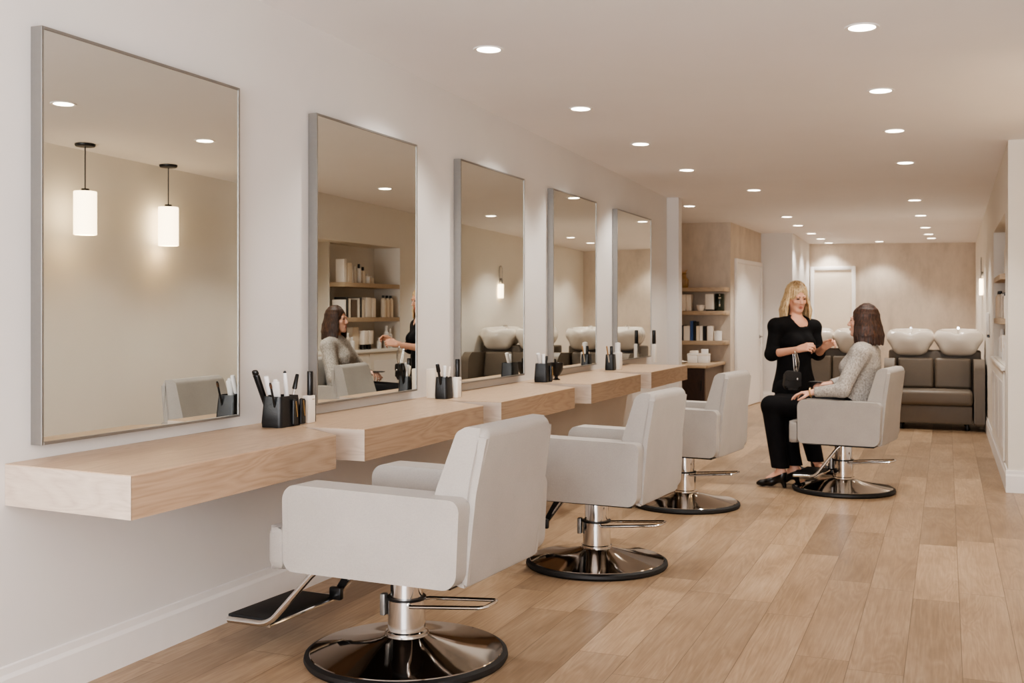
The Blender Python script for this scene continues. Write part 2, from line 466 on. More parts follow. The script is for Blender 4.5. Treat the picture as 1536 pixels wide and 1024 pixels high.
# ================================================================== THE ROOM
XR, XN = 3.36, 3.73            # far and near faces of the opposite wall
Y0, YE, YB = -3.0, 8.9, 18.75
H3 = 3.05
NIB = 11.87
b = new(); prism(b, [(-0.15, Y0), (0, Y0), (0, NIB), (0.135, NIB), (0.135, NIB + 0.16), (-0.15, NIB + 0.16)], 0, H3); struct('wall_left', b, M['wall'])
AL = 14.8
b = new(); box(b, -1.75, -1.6, NIB + 0.16, AL + 0.15, 0, H3); box(b, -1.6, -0.15, NIB + 0.02, NIB + 0.16, 0, H3); struct('wall_alcove_side', b, M['wall'])
A1, B1 = V((0.17, AL, 0)), V((0.30, 16.6, 0))
b = new(); box(b, -1.6, A1.x, AL, AL + 0.12, 0, H3); struct('wall_alcove_back', b, M['paper'])
b = new(); prism(b, [(A1.x - 0.1, AL + 0.12), (A1.x, AL), (B1.x, B1.y), (B1.x - 0.1, B1.y)], 0, H3); struct('wall_alcove_front', b, M['paper'])
b = new(); prism(b, [(0.2, 16.6), (0.77, 16.6), (0.77, YB), (0.66, YB), (0.66, 16.72), (0.2, 16.72)], 0, H3); struct('wall_passage', b, M['wall'])
b = new(); box(b, 0.5, XR + 0.6, YB, YB + 0.12, 0, H3); struct('wall_back', b, M['paper'])
b = new(); box(b, XN, XN + 0.15, Y0, YE, 0, H3); struct('wall_right_near', b, M['wall_warm'])
NY0, NY1, NZ0, NZ1, ND = 9.32, 11.62, 0.93, 2.15, 0.36
b = new()
box(b, XR, XN + 0.15, YE, NY0, 0, H3); box(b, XR, XN + 0.15, NY1, YB, 0, H3)
box(b, XR, XN + 0.15, NY0, NY1, 0, NZ0); box(b, XR, XN + 0.15, NY0, NY1, NZ1, H3)
box(b, XR + ND, XN + 0.15, NY0, NY1, NZ0, NZ1)
struct('wall_right_far', b, M['wall_warm'])
b = new()
box(b, -0.15, 0.5, Y0 - 0.12, Y0, 0, H3); box(b, 3.7, XN + 0.15, Y0 - 0.12, Y0, 0, H3)
box(b, 0.5, 3.7, Y0 - 0.12, Y0, 0, 0.35); box(b, 0.5, 3.7, Y0 - 0.12, Y0, 2.6, H3)
struct('wall_front', b, M['wall'])
b = new()
for x0, x1 in ((0.5, 0.56), (2.07, 2.13), (3.64, 3.7)): box(b, x0, x1, Y0 - 0.08, Y0 - 0.02, 0.41, 2.54)
box(b, 0.5, 3.7, Y0 - 0.08, Y0 - 0.02, 0.35, 0.41); box(b, 0.5, 3.7, Y0 - 0.08, Y0 - 0.02, 2.54, 2.6)
struct('window_1', b, M['trim'])
b = new(); box(b, -1.75, XN + 0.15, Y0 - 0.12, YB + 0.12, -0.12, 0); struct('floor', b, M['floor'])
b = new()
q = [(-1.75, Y0 - 0.12), (XN + 0.15, Y0 - 0.12), (XN + 0.15, YB + 0.12), (-1.75, YB + 0.12)]
prism(b, q, 0, 0.12, fn=lambda c: V((c.x, c.y, c.z + cz(c.x, c.y)))); struct('ceiling', b, M['ceiling'])
# skirting boards with a stepped top
def skirt(name, pts, side=1):
    prof = [(0, 0), (0.016, 0), (0.016, 0.125), (0.009, 0.14), (0.009, 0.165), (0, 0.168)]
    bm = new()
    for a, c in zip(pts, pts[1:]):
        a, c = V(a), V(c); d = (c - a).normalized(); n = V((d.y, -d.x, 0)) * side
        lo = [bm.verts.new(a + n * (u + 0.0005) + V((0, 0, z))) for u, z in prof]; hi = [bm.verts.new(c + n * (u + 0.0005) + V((0, 0, z))) for u, z in prof]
        k = len(prof)
        for i in range(k): bm.faces.new((lo[i], lo[(i + 1) % k], hi[(i + 1) % k], hi[i]))
        bm.faces.new(lo); bm.faces.new(hi[::-1])
    return struct(name, bm, M['trim'])
skirt('baseboard_left', [(0, Y0, 0), (0, NIB, 0), (0.135, NIB, 0)])
skirt('baseboard_passage', [(0.30, 16.6, 0), (0.77, 16.6, 0)])
skirt('baseboard_right_far', [(XR, YE, 0), (XR, YB, 0)], -1)
skirt('baseboard_right_end', [(XR - 0.016, YE, 0), (XN, YE, 0)])
skirt('baseboard_right_near', [(XN, Y0, 0), (XN, YE, 0)], -1)
skirt('baseboard_back', [(1.55, YB, 0), (XR, YB, 0)])
# doors
def door(name, a, c, ztop, mat_d):
    a, c = V(a), V(c); L = (c - a).length; ang = math.atan2(c.y - a.y, c.x - a.x)
    root = bpy.data.objects.new(name, None); COL.objects.link(root); root.location = a; root.rotation_euler = (0, 0, ang); root['kind'] = 'structure'
    bm = new(); box(bm, 0.06, L - 0.06, -0.012, -0.001, 0.012, ztop - 0.06, 0.002, 1); obj('door_leaf', bm, mat_d, root)
    bm = new(); box(bm, 0, 0.06, -0.035, -0.001, 0, ztop, 0.004, 2); box(bm, L - 0.06, L, -0.035, -0.001, 0, ztop, 0.004, 2); box(bm, 0.055, L - 0.055, -0.035, -0.001, ztop - 0.06, ztop, 0.004, 2)
    obj('door_frame', bm, M['trim'], root)
    bm = new(); tube(bm, rpath([(L - 0.12, -0.012, 1.0), (L - 0.12, -0.055, 1.0), (L - 0.23, -0.055, 1.0)], 0.02), 0.009); lathe(bm, [(0.025, 0), (0.025, 0.008), (0, 0.008)], 16, mtx=Matrix.Translation((L - 0.12, -0.012, 1.0)) @ Matrix.Rotation(PI / 2, 4, 'X'))
    obj('door_handle', bm, M['steel'], root)
dd = (B1 - A1).normalized()
door('door_1', A1 + dd * 0.2, B1 - dd * 0.02, 2.12, M['trim'])
M['door_cream'] = plain('door_cream', (236, 224, 206), 0.5, var=0.02)
door('door_2', (0.79, YB, 0), (1.52, YB, 0), 2.14, M['door_cream'])

# ================================================================== CEILING LIGHTS
rows = [('in the row beside the mirror wall', [(733, 74), (871, 163), (961, 216), (1030, 255)]),
        ('by the alcove with the shelves', [(1034, 309)]),
        ('in the middle row leading to the back door', [(1131, 285), (1180, 325), (1197, 338), (1217, 350), (1231, 358), (1243, 364)]),
        ('close to the beige back wall', [(1319, 362)]),
        ('in the row leading to the grey wash sofa', [(1293, 41), (1321, 136), (1342, 196), (1358, 244), (1372, 300), (1381, 323), (1388, 341), (1393, 351), (1397, 357)])]
ORD = ['first', 'second', 'third', 'fourth', 'fifth', 'sixth', 'seventh', 'eighth', 'ninth']
DL = None
for where, pts in rows:
    for i, (px, py) in enumerate(pts):
        p = on_ceil(px, py)
        lab = 'round recessed ceiling downlight, ' + (ORD[i] + ' ' if len(pts) > 1 else 'single one ') + where
        if DL is None:
            DL = thing('ceiling_downlight', lab, 'ceiling light', (0, 0, 0), 0, 'recessed ceiling downlights')
            bm = new(); lathe(bm, [(0.062, 0.004), (0.064, -0.003), (0.080, -0.006), (0.085, 0.004)], 40); 
            obj('trim_ring', bm, M['trim'], DL)
            bm = new(); lathe(bm, [(0.0, -0.0025), (0.0635, -0.0025), (0.0635, 0.002), (0, 0.002)], 40); obj('lens', bm, M['lens'], DL)
            o = DL
        else:
            o = clone(DL); o['label'] = lab
        o.location = p; o.rotation_euler = (math.atan(CC), -math.atan(CB), 0)
        ld = bpy.data.lights.new('downlight_beam', 'SPOT'); ld.energy = 50 if p.y < 16.3 else 26; ld.color = (1.0, 0.945, 0.88)
        ld.spot_size = math.radians(108); ld.spot_blend = 0.55; ld.shadow_soft_size = 0.07
        lo = bpy.data.objects.new('downlight_beam', ld); COL.objects.link(lo); lo.location = p + V((0, 0, -0.03)); lo.rotation_euler = (0, math.radians(14) if p.x < 0.8 and p.y < 11 else 0, 0)

# pendants seen in the first mirror, sconce seen in the third
PEND = None
for i, (x, y) in enumerate(((3.50, 6.60), (3.60, 7.70))):
    lab = ('white cylinder pendant lamp on a thin black cord, the one farther from the end wall', 'white cylinder pendant lamp on a thin black cord, the one by the end wall')[i]
    zc = cz(x, y)
    if PEND is None:
        PEND = thing('pendant_lamp', lab, 'pendant lamp', (x, y, zc), 0, 'glowing pendant lamps')
        bm = new(); lathe(bm, [(0, -0.022), (0.072, -0.022), (0.078, -0.012), (0.078, -0.001), (0, -0.001)], 32); obj('canopy', bm, M['black'], PEND)
        bm = new(); tube(bm, [(0, 0, -0.02), (0, 0, -0.36)], 0.005, 8); obj('cord', bm, M['black'], PEND)
        bm = new(); lathe(bm, [(0, -0.352), (0.03, -0.355), (0.034, -0.375), (0, -0.375)], 24); obj('cap', bm, M['black'], PEND)
        bm = new(); lathe(bm, [(0, -0.376), (0.086, -0.378), (0.088, -0.385), (0.088, -0.72), (0.08, -0.722), (0.08, -0.39), (0, -0.388)], 40); obj('lamp_shade', bm, M['shade_glow'], PEND)
        o = PEND
    else:
        o = clone(PEND); o['label'] = lab; o.location = (x, y, zc)
sx, sy = XR, 14.75
t_ = thing('wall_sconce', 'small glowing wall sconce hanging from a curved arm above the wash sofa', 'wall lamp', (sx, sy, 0))
bm = new(); lathe(bm, [(0.04, 0.001), (0.04, 0.02), (0, 0.022)], 24, mtx=Matrix.Translation((0, 0.06, 1.84)) @ Matrix.Rotation(-PI / 2, 4, 'Y')); obj('wall_plate', bm, M['steel'], t_)
bm = new(); tube(bm, [(-0.028, 0.06, 1.70)] + [(-0.028, 0.06 - 0.06 * (1 - math.cos(a)), 2.0 + 0.06 * math.sin(a)) for a in [k * PI / 8 for k in range(9)]] + [(-0.028, -0.06, 1.78)], 0.005, 8); obj('arm', bm, M['steel'], t_)
bm = new(); box(bm, -0.05, -0.008, -0.062, 0.062, 1.58, 1.79, 0.008, 3); obj('lamp_shade', bm, M['shade_glow'], t_)

# ================================================================== MIRRORS
mz0, mz1, md = 0.897, 2.34, 0.05
mir = [(62, 360, 'tall grey-framed wall mirror showing two glowing pendant lamps'),
       (475, 626, 'tall grey-framed wall mirror showing the niche shelves of bottles'),
       (691, 787, 'tall grey-framed wall mirror, third along, showing the wall sconce'),
       (830, 895, 'tall grey-framed wall mirror above the fourth oak counter, black bowl at its foot'),
       (926, 977, 'tall grey-framed wall mirror closest to the white wall end and shelf alcove')]
MY = []
for a, c, lab in mir:
    y0, y1 = on_x(a, md), on_x(c, md); MY.append((y0, y1)); w = y1 - y0
    t_ = thing('wall_mirror', lab, 'mirror', (0.001, y0, mz0), 0, 'mirrors along the wall'); hz = mz1 - mz0; fr = 0.011
    bm = new()
    box(bm, 0, md, 0, fr, 0, hz, 0.001, 1); box(bm, 0, md, w - fr, w, 0, hz, 0.001, 1)
    box(bm, 0, md, fr, w - fr, 0, fr, 0.001, 1); box(bm, 0, md, fr, w - fr, hz - fr, hz, 0.001, 1)
    obj('mirror_frame', bm, M['steel'], t_)
    bm = new(); box(bm, 0.004, md - 0.004, fr, w - fr, fr, hz - fr); obj('mirror_glass', bm, M['mirror'], t_, smooth=False)

# ================================================================== OAK COUNTERS
CT, CBt, CX = 0.846, 0.706, 0.58
fronts = [(187, 504), (547, 725), (752, 862), (887, 961), (977, 1031)]
CY = [(on_x(a, CX), on_x(c, CX)) for a, c in fronts]
CY[0] = (2.64, CY[0][1])
clab = ['pale oak floating counter with its whole end showing, under the pendant-lamp mirror', 'pale oak floating counter, second along the wall', 'pale oak floating counter, third along the wall', 'pale oak floating counter, fourth along the wall', 'pale oak floating counter ending beside the dark cabinet']
for i, (y0, y1) in enumerate(CY):
    yn = CY[i + 1][0] - 0.006 if i < 4 else min(y1 + 0.0, 99)
    notch = min(yn - y1, CX - 0.02)
    dx = notch * 1.4
    t_ = thing('floating_counter', clab[i], 'counter', (0, y0, CBt), 0, 'oak counters under the mirrors')
    L0, L1 = 0.0, y1 - y0; LN = yn - y0
    W0 = L0 + (0.05 if i == 0 else 0.0)
    poly = [(0.001, W0), (CX, L0), (CX, L1), (CX - dx, LN), (0.001, LN)] if i < 4 else [(0.001, L0), (CX, L0), (CX, L1), (0.001, L1)]
    hh = CT - CBt; pt = 0.02; tp_ = 0.004
    bm = new(); prism(bm, poly, hh - tp_, hh, bev=0.0008, seg=1); obj('top_panel', bm, M['oak_y'], t_)
    bm = new(); prism(bm, [(CX, L0 + 0.001), (CX, L1), (CX - pt, L1 - pt), (CX - pt, L0 + pt)], 0, hh - tp_); obj('front_panel', bm, M['oak_front'], t_)
    bm = new(); prism(bm, [(0.001, W0), (CX - 0.001, L0), (CX - pt, L0 + pt), (0.001, W0 + pt)], 0, hh - tp_); obj('end_panel', bm, M['oak_end'], t_)
    bm = new()
    if i < 4:
        prism(bm, [(CX - pt, L1 - pt), (CX - pt, L1), (CX - dx, LN), (0.001, LN), (0.001, LN - pt), (CX - dx - pt * 0.4, LN - pt)], 0, hh - tp_)
    else: box(bm, 0.001, CX - pt, L1 - pt, L1, 0, hh - tp_)
    obj('end_panel', bm, M['oak_end'], t_)
    bm = new(); box(bm, 0.001, CX - pt, L0 + pt + 0.05, L1 - pt, 0.0, 0.02); obj('bottom_panel', bm, M['oak_front'], t_)

# ================================================================== STYLING CHAIRS
def make_chair(label):
    root = thing('styling_chair', label, 'salon chair', (0, 0, 0), 0, 'pale grey styling chairs')
    fab = M['fabric']; ZB, ZA = 0.385, 0.715
    arm_prof = [(-0.425, ZB + 0.004), (0.312, ZB), (0.318, ZA - 0.004), (-0.440, ZA - 0.012)]
    for s in (1, -1):
        y0, y1 = (0.232, 0.372) if s > 0 else (-0.372, -0.232)
        bm = new(); prism(bm, rpoly(arm_prof, [0.06, 0.045, 0.06, 0.04], 10), y0, y1, 'xz', 0.026, 5); a = obj('armrest', bm, fab, root, True, 60)
        yo = (0.372 if s > 0 else -0.372)
        ins = [(-0.400, ZB + 0.028), (0.288, ZB + 0.024), (0.294, ZA - 0.028), (-0.418, ZA - 0.036)]
        bm = new(); tube(bm, [(p[0], yo - 0.001 * s, p[1]) for p in rpoly(ins, [0.036, 0.021, 0.036, 0.016], 8)], 0.0014, 6, True); obj('seam', bm, M['seam'], a)
    # backrest: full-height shell between the arms, wider feel above them, leaning back
    prof = [(-0.41, ZB), (-0.33, ZB + 0.02), (-0.298, ZA - 0.01), (-0.378, 0.93), (-0.415, 0.95), (-0.505, 0.945), (-0.466, ZA), (-0.428, ZB)]
    def tap(c):
        k = max(0.0, (c.z - 0.70) / 0.25); return V((c.x, c.y * (1 - 0.075 * k * k), c.z))
    bm = new(); prism(bm, rpoly(prof, [0.02, 0.02, 0.05, 0.035, 0.03, 0.03, 0.1, 0.02], 5), -0.296, 0.296, 'xz', 0.036, 6, fn=tap); br = obj('backrest', bm, fab, root, True, 60)
    sp = [(-0.402, ZB + 0.03), (-0.415, 0.52), (-0.432, ZA), (-0.447, 0.80), (-0.466, 0.905)]
    for s in (1, -1):
        bm = new(); tube(bm, [tap(V((p[0], 0.2962 * s, p[1]))) for p in sp], 0.0016, 6); obj('seam', bm, M['seam'], br)
    T = [(-0.34, -0.225), (0.322, -0.225), (0.322, -0.366), (0.408, -0.350), (0.408, 0.350), (0.322, 0.366), (0.322, 0.225), (-0.34, 0.225)]
    bm = new(); prism(bm, rpoly(T, [0.01, 0, 0.01, 0.035, 0.035, 0.01, 0, 0.01], 5), ZB - 0.002, 0.540, 'xy', 0.034, 6); obj('seat', bm, fab, root)
    bm = new(); box(bm, -0.36, 0.30, -0.29, 0.29, 0.368, 0.387, 0.004, 1); box(bm, -0.11, 0.11, -0.10, 0.10, 0.345, 0.37, 0.004, 1); obj('seat_frame', bm, M['black'], root)
    # pedestal
    bm = new(); lathe(bm, [(0.366, 0.001), (0.392, 0.001), (0.399, 0.012), (0.396, 0.026), (0.381, 0.034), (0.366, 0.032)], 96); obj('rubber_ring', bm, M['rubber'], root)
    bm = new(); lathe(bm, [(0.381, 0.03), (0.375, 0.0365), (0.31, 0.046), (0.22, 0.061), (0.15, 0.077), (0.105, 0.088), (0.088, 0.094), (0.086, 0.10), (0, 0.10)], 96); obj('base', bm, M['dark_chrome'], root)
    bm = new(); lathe(bm, [(0.0, 0.098), (0.082, 0.098), (0.082, 0.108), (0.074, 0.112), (0.074, 0.232), (0, 0.232)], 48); obj('pump_sleeve', bm, M['chrome'], root)
    bm = new(); lathe(bm, [(0.0, 0.231), (0.0765, 0.231), (0.0765, 0.241), (0, 0.241)], 48); obj('collar', bm, M['black'], root)
    bm = new(); lathe(bm, [(0, 0.24), (0.064, 0.24), (0.064, 0.352), (0, 0.352)], 48); obj('column', bm, M['chrome'], root)
    bm = new(); box(bm, 0.072, 0.094, 0.02, 0.05, 0.165, 0.25, 0.004, 2); obj('clip', bm, M['steel'], root)
    z = 0.222
    loop = rpoly([(-0.06, 0.075), (-0.375, 0.062), (-0.375, -0.062), (-0.06, -0.075)], [0.002, 0.03, 0.03, 0.002], 6)
    pts = [V((p[0], p[1], z + 0.03 * max(0, (-p[0] - 0.06)) / 0.31)) for p in loop]
    bm = new(); tube(bm, [pts[0] + V((0.02, -0.02, 0))] + pts + [pts[-1] + V((0.02, 0.02, 0))], 0.0075, 10); obj('pump_lever', bm, M['chrome'], root)
    # footrest: two chrome arms and a framed tread
    fr = bpy.data.objects.new('footrest', None); COL.objects.link(fr); fr.parent = root
    zt = 0.118
    for s in (1, -1):
        bm = new(); tube(bm, rpath([(0.26, 0.2 * s, 0.366), (0.30, 0.205 * s, 0.34), (0.50, 0.225 * s, zt + 0.004), (0.70, 0.225 * s, zt)], 0.05), 0.0125, 12); obj('side_bar', bm, M['chrome'], fr)
        if s < 0:
            bm = new(); box(bm, 0.44, 0.50, 0.19 * s - 0.014, 0.19 * s + 0.014, 0.125, 0.18, 0.008, 2); obj('bracket', bm, M['black'], fr)
    bm = new(); tube(bm, [(0.70, -0.225, zt), (0.70, 0.225, zt)], 0.0125, 12); tube(bm, [(0.50, -0.225, zt), (0.50, 0.225, zt)], 0.009, 10); obj('front_bar', bm, M['chrome'], fr)
    bm = new(); box(bm, 0.495, 0.715, -0.212, 0.212, zt + 0.003, zt + 0.019, 0.004, 2); obj('tread', bm, M['tread'], fr)
    bm = new(); prism(bm, [(0.10, 0.35), (0.36, 0.355), (0.50, 0.15), (0.47, 0.145), (0.30, 0.33), (0.10, 0.33)], -0.235, -0.205, 'xz', 0.003, 1); obj('hinge_arm', bm, M['black'], fr)
    return root
chs = [((610, 985), 4, 'pale grey styling chair closest to the camera, chrome footrest showing'),
       ((895, 846), 5, 'empty pale grey styling chair, second in line, chrome pump lever out behind'),
       ((1028, 757), 7, 'empty pale grey styling chair, third in line, before the last oak counter'),
       ((1265, 735.5), 9, 'pale grey styling chair in which the woman in the grey sweater sits')]
CH = []
for i, ((px, py), rot, lab) in enumerate(chs):
    p = P(px, py, CAM.z * FPX / (py - HOR))
    if i == 0: o = make_chair(lab); C0 = o
    else: o = clone(C0); o['label'] = lab
    o.location = (p.x, p.y, 0); o.rotation_euler = (0, 0, PI - math.radians(rot)); CH.append(o)
for c_, kx in ((CH[1], 0.84), (CH[2], 0.79), (CH[3], 0.80)):      # these three are a little shallower than the first
    for ch_ in c_.children:
        if ch_.name.split('.')[0] in ('armrest', 'backrest', 'seat', 'seat_frame', 'footrest'): ch_.scale = (kx, 0.94, 1)
        elif ch_.name.split('.')[0] in ('base', 'rubber_ring'): ch_.scale = (0.955, 0.955, 1)
for ch_ in CH[3].children:
    if ch_.name.startswith('footrest'): ch_.location.x -= 0.24      # the occupied chair's footrest is pushed in

# ================================================================== COUNTER ITEMS
def at_counter(px, x): return V((x, on_x(px, x), CT + 0.0008))
def holder(loc, label, w=0.10, d=0.075, h=0.125, rz=0.0, pockets=2, k=1.0):
    t = thing('tool_holder', label, 'tool holder', loc, rz, 'black tool holders on the counters')
    bm = bmesh.new(); seg = 6
    outer = rpoly([(-d / 2, -w / 2), (d / 2, -w / 2), (d / 2, w / 2), (-d / 2, w / 2)], 0.018, seg); n = len(outer)
    def ring(sc, z, off=0.0): return [bm.verts.new((p[0] * sc, p[1] * sc, z + (0.018 if False else 0) + off * p[1])) for p in outer]
    R = [ring(1.0, 0), ring(1.04, 0.02), ring(0.90, h), ring(0.84, h), ring(0.94, 0.012)]
    for A, B in zip(R, R[1:]):
        for i in range(n): bm.faces.new((A[i], A[(i + 1) % n], B[(i + 1) % n], B[i]))
    bm.faces.new(R[0][::-1]); bm.faces.new(R[-1])
    obj('body', bm, M['leather'], t)
    for q in range(pockets):
        yy = w * (0.12 + 0.36 * q); 
        bm = new(); prism(bm, rpoly([(yy - 0.02, 0.004), (yy + 0.02, 0.004), (yy + 0.017, h * 0.86), (yy - 0.017, h * 0.9)], 0.008, 4), d * 0.49, d * 0.49 + 0.014, 'yz', 0.005, 2); pk = obj('pocket', bm, M['leather'], t)
        bm = new(); tube(bm, [(d * 0.49 + 0.016, yy - 0.004, h * 0.82), (d * 0.49 + 0.0165, yy + 0.006, h * 0.30)], 0.0028, 6); obj('zip', bm, M['gold'], pk)
    return t
def stick(name, label, cat, base, tip, parts, group):
    """a tool leaning in a holder: list of (fraction, radius_x, radius_y, material, part name)"""
    base, tip = V(base), V(tip); d = (tip - base); L = d.length
    q = d.to_track_quat('Z', 'Y')
    t = thing(name, label, cat, base, 0, group); t.rotation_mode = 'QUATERNION'; t.rotation_quaternion = q
    for f0, f1, ra, rb, mat, pn in parts:
        bm = new(); z0, z1 = f0 * L, f1 * L
        prof = [(0, z0), (ra * 0.85, z0), (ra, z0 + 0.004), (rb, z1 - 0.004), (rb * 0.8, z1), (0, z1)]
        lathe(bm, prof, 16, mtx=Matrix.Diagonal((1.0, 0.72, 1, 1))); obj(pn, bm, M[mat], t)
    return t
G1 = 'tools in the holder beside the pendant-lamp mirror'
hp = at_counter(422, 0.17)
holder(hp, 'black leather tool holder with two gold zips between the first two mirrors', 0.165, 0.105, 0.136, 0.0)
def hs(px_b, px_t, py_t, xb, xt, zb=0.02):
    b0 = V((hp.x + xb, on_x(px_b, hp.x + xb), CT + zb)); yt = on_x(px_t, hp.x + xt)
    d = ray(px_t, py_t); tt = yt / d.y; return b0, V((hp.x + xt, yt, CAM.z + d.z * tt))
b0, t0 = hs(409, 382, 556, -0.088, -0.098, 0.002); stick('flat_iron', 'thick black flat iron leaning out of the tool holder with gold zips', 'hair straightener', b0, t0, [(0, 0.93, 0.014, 0.017, 'black', 'barrel'), (0.93, 1, 0.017, 0.016, 'black', 'cap')], G1)
b0, t0 = hs(412, 399, 564, -0.034, -0.034); stick('hair_brush', 'white-topped brush just beside the thick black flat iron', 'brush', b0, t0, [(0, 0.6, 0.006, 0.007, 'black', 'handle'), (0.6, 1, 0.011, 0.012, 'white', 'head')], G1)
b0, t0 = hs(417, 405, 574, 0.018, 0.018); stick('comb', 'thin black comb behind the rim of the holder with gold zips', 'comb', b0, t0, [(0, 1, 0.006, 0.005, 'black', 'spine'), (0.86, 0.97, 0.0065, 0.0065, 'brow', 'band')], G1)
b0, t0 = hs(420, 413, 569, 0.0, 0.0); stick('product_tube', 'wide white tube standing in the middle of the holder with gold zips', 'tube', b0, t0, [(0, 0.95, 0.016, 0.018, 'white', 'body'), (0.95, 1, 0.012, 0.01, 'white', 'cap')], G1)
b0, t0 = hs(433, 427, 556, 0.0, 0.0); stick('razor', 'tall white handled razor with a black tip in the holder with gold zips', 'razor', b0, t0, [(0, 0.45, 0.006, 0.007, 'black', 'stem'), (0.45, 0.96, 0.013, 0.009, 'white', 'handle'), (0.96, 1, 0.009, 0.006, 'black', 'tip')], G1)
b0, t0 = hs(432, 446, 561, 0.008, 0.008); stick('makeup_brush', 'black brush with a silver ferrule tilted out of the holder with gold zips', 'brush', b0, t0, [(0, 0.5, 0.006, 0.006, 'black', 'stem'), (0.5, 0.68, 0.007, 0.008, 'chrome', 'ferrule'), (0.68, 1, 0.012, 0.009, 'black', 'head')], G1)
def flacon(loc, label, w=0.05, h=0.105, cap=0.11, capoff=0.012):
    t = thing('spray_bottle', label, 'bottle', loc, 0, 'white bottles with black caps')
    bm = new(); prism(bm, rpoly([(-0.02, -w / 2), (0.02, -w / 2), (0.02, w / 2), (-0.02, w / 2)], 0.009, 4), 0, h, 'xy', 0.003, 2); obj('body', bm, M['card'], t)
    bm = new(); prism(bm, rpoly([(-0.018, w / 2 - 0.004), (0.018, w / 2 - 0.004), (0.018, w / 2 + 0.004), (-0.018, w / 2 + 0.004)], 0.002, 2), 0.002, h - 0.002, 'xy'); obj('back_panel', bm, M['black'], t)
    bm = new(); lathe(bm, [(0.013, h + 0.0005), (0.014, h + 0.004), (0.014, h + cap - 0.004), (0.012, h + cap), (0, h + cap)], 20, loc=(0, capoff, 0)); obj('cap', bm, M['black'], t)
    bm = new(); box(bm, 0.0203, 0.0206, -w * 0.02, w * 0.3, h * 0.84, h * 0.885); obj('label_mark', bm, M['grey_mark'], t)
    return t
flacon(at_counter(463, 0.20), 'white bottle with a tall black cap beside the tool holder with gold zips', 0.062, 0.125, 0.112)
# second set
p = at_counter(666, 0.17); holder(p, 'plain black tool holder beside the tall cream box on the second counter', 0.10, 0.08, 0.128, 0.0, 0)
G2 = 'tools in the holder on the second counter'
def hs2(p, px_b, px_t, py_t, xo=0.0, zb=0.02):
    b0 = V((p.x + xo, on_x(px_b, p.x + xo), CT + zb)); d = ray(px_t, py_t); yt = on_x(px_t, p.x + xo); return b0, V((p.x + xo, yt, CAM.z + d.z * yt / d.y))
b0, t0 = hs2(p, 664, 656, 546); stick('comb', 'black comb leaning over the tall cream box', 'comb', b0, t0, [(0, 0.75, 0.008, 0.008, 'black', 'handle'), (0.75, 1, 0.013, 0.012, 'black', 'head')], G2)
b0, t0 = hs2(p, 665, 655, 545, -0.02); stick('makeup_brush', 'thin pale brush right behind the black comb over the cream box', 'brush', b0, t0, [(0, 0.7, 0.004, 0.004, 'cream', 'handle'), (0.7, 1, 0.009, 0.008, 'white', 'head')], G2)
b0, t0 = hs2(p, 666, 667, 548); stick('makeup_brush', 'wide white brush upright in the plain black holder on the second counter', 'brush', b0, t0, [(0, 0.6, 0.005, 0.006, 'black', 'handle'), (0.6, 1, 0.010, 0.012, 'white', 'head')], G2)
b0, t0 = hs2(p, 669, 675, 550, 0.01); stick('makeup_brush', 'slim pinkish stick tilting toward the white bottle on the second counter', 'brush', b0, t0, [(0, 0.7, 0.004, 0.005, 'cream', 'handle'), (0.7, 1, 0.007, 0.006, 'cream', 'head')], G2)
p2 = at_counter(651, 0.095); t_ = thing('product_box', 'tall cream box standing behind the plain black tool holder', 'box', p2)
bm = new(); box(bm, -0.03, 0.03, -0.045, 0.03, 0, 0.17, 0.003, 2); obj('carton', bm, M['cream'], t_); bm = new(); box(bm, -0.028, 0.028, -0.043, 0.028, 0.1705, 0.1735, 0.001, 1); obj('lid_flap', bm, M['card'], t_)
flacon(at_counter(685, 0.21), 'white bottle with a tall black cap at the end of the second counter', 0.062, 0.122, 0.108)
# third set
p = at_counter(815, 0.18); holder(p, 'black tool holder beside the glossy black bowl', 0.13, 0.10, 0.138, 0.0, 1)
G3 = 'tools in the holder beside the black bowl'
b0, t0 = hs2(p, 814, 807, 530, -0.01); stick('makeup_brush', 'white brush tilted away from the glossy black bowl', 'brush', b0, t0, [(0, 0.62, 0.009, 0.012, 'black', 'handle'), (0.62, 1, 0.012, 0.015, 'white', 'head')], G3)
b0, t0 = hs2(p, 815, 815, 531); stick('comb', 'upright white comb in the holder beside the black bowl', 'comb', b0, t0, [(0, 0.4, 0.008, 0.009, 'white', 'handle'), (0.4, 1, 0.014, 0.016, 'white', 'head')], G3)
b0, t0 = hs2(p, 815, 820, 534, 0.01); stick('hair_brush', 'black brush tilted toward the glossy black bowl', 'brush', b0, t0, [(0, 0.7, 0.008, 0.007, 'black', 'handle'), (0.7, 1, 0.011, 0.010, 'black', 'head')], G3)
p = at_counter(834.5, 0.18); t_ = thing('mixing_bowl', 'glossy black footed bowl under the fourth mirror', 'bowl', p)
bm = new(); lathe(bm, [(0, 0), (0.028, 0), (0.03, 0.005), (0.014, 0.012), (0.013, 0.025), (0.03, 0.04), (0.05, 0.075), (0.055, 0.13), (0.05, 0.13), (0.043, 0.075), (0.02, 0.044), (0, 0.04)], 32); obj('bowl', bm, M['shoe'], t_)
bm = new(); tube(bm, [(0.01, 0.0, 0.05), (0.0, -0.03, 0.16)], 0.006, 8); obj('tint_brush', bm, M['black'], t_)
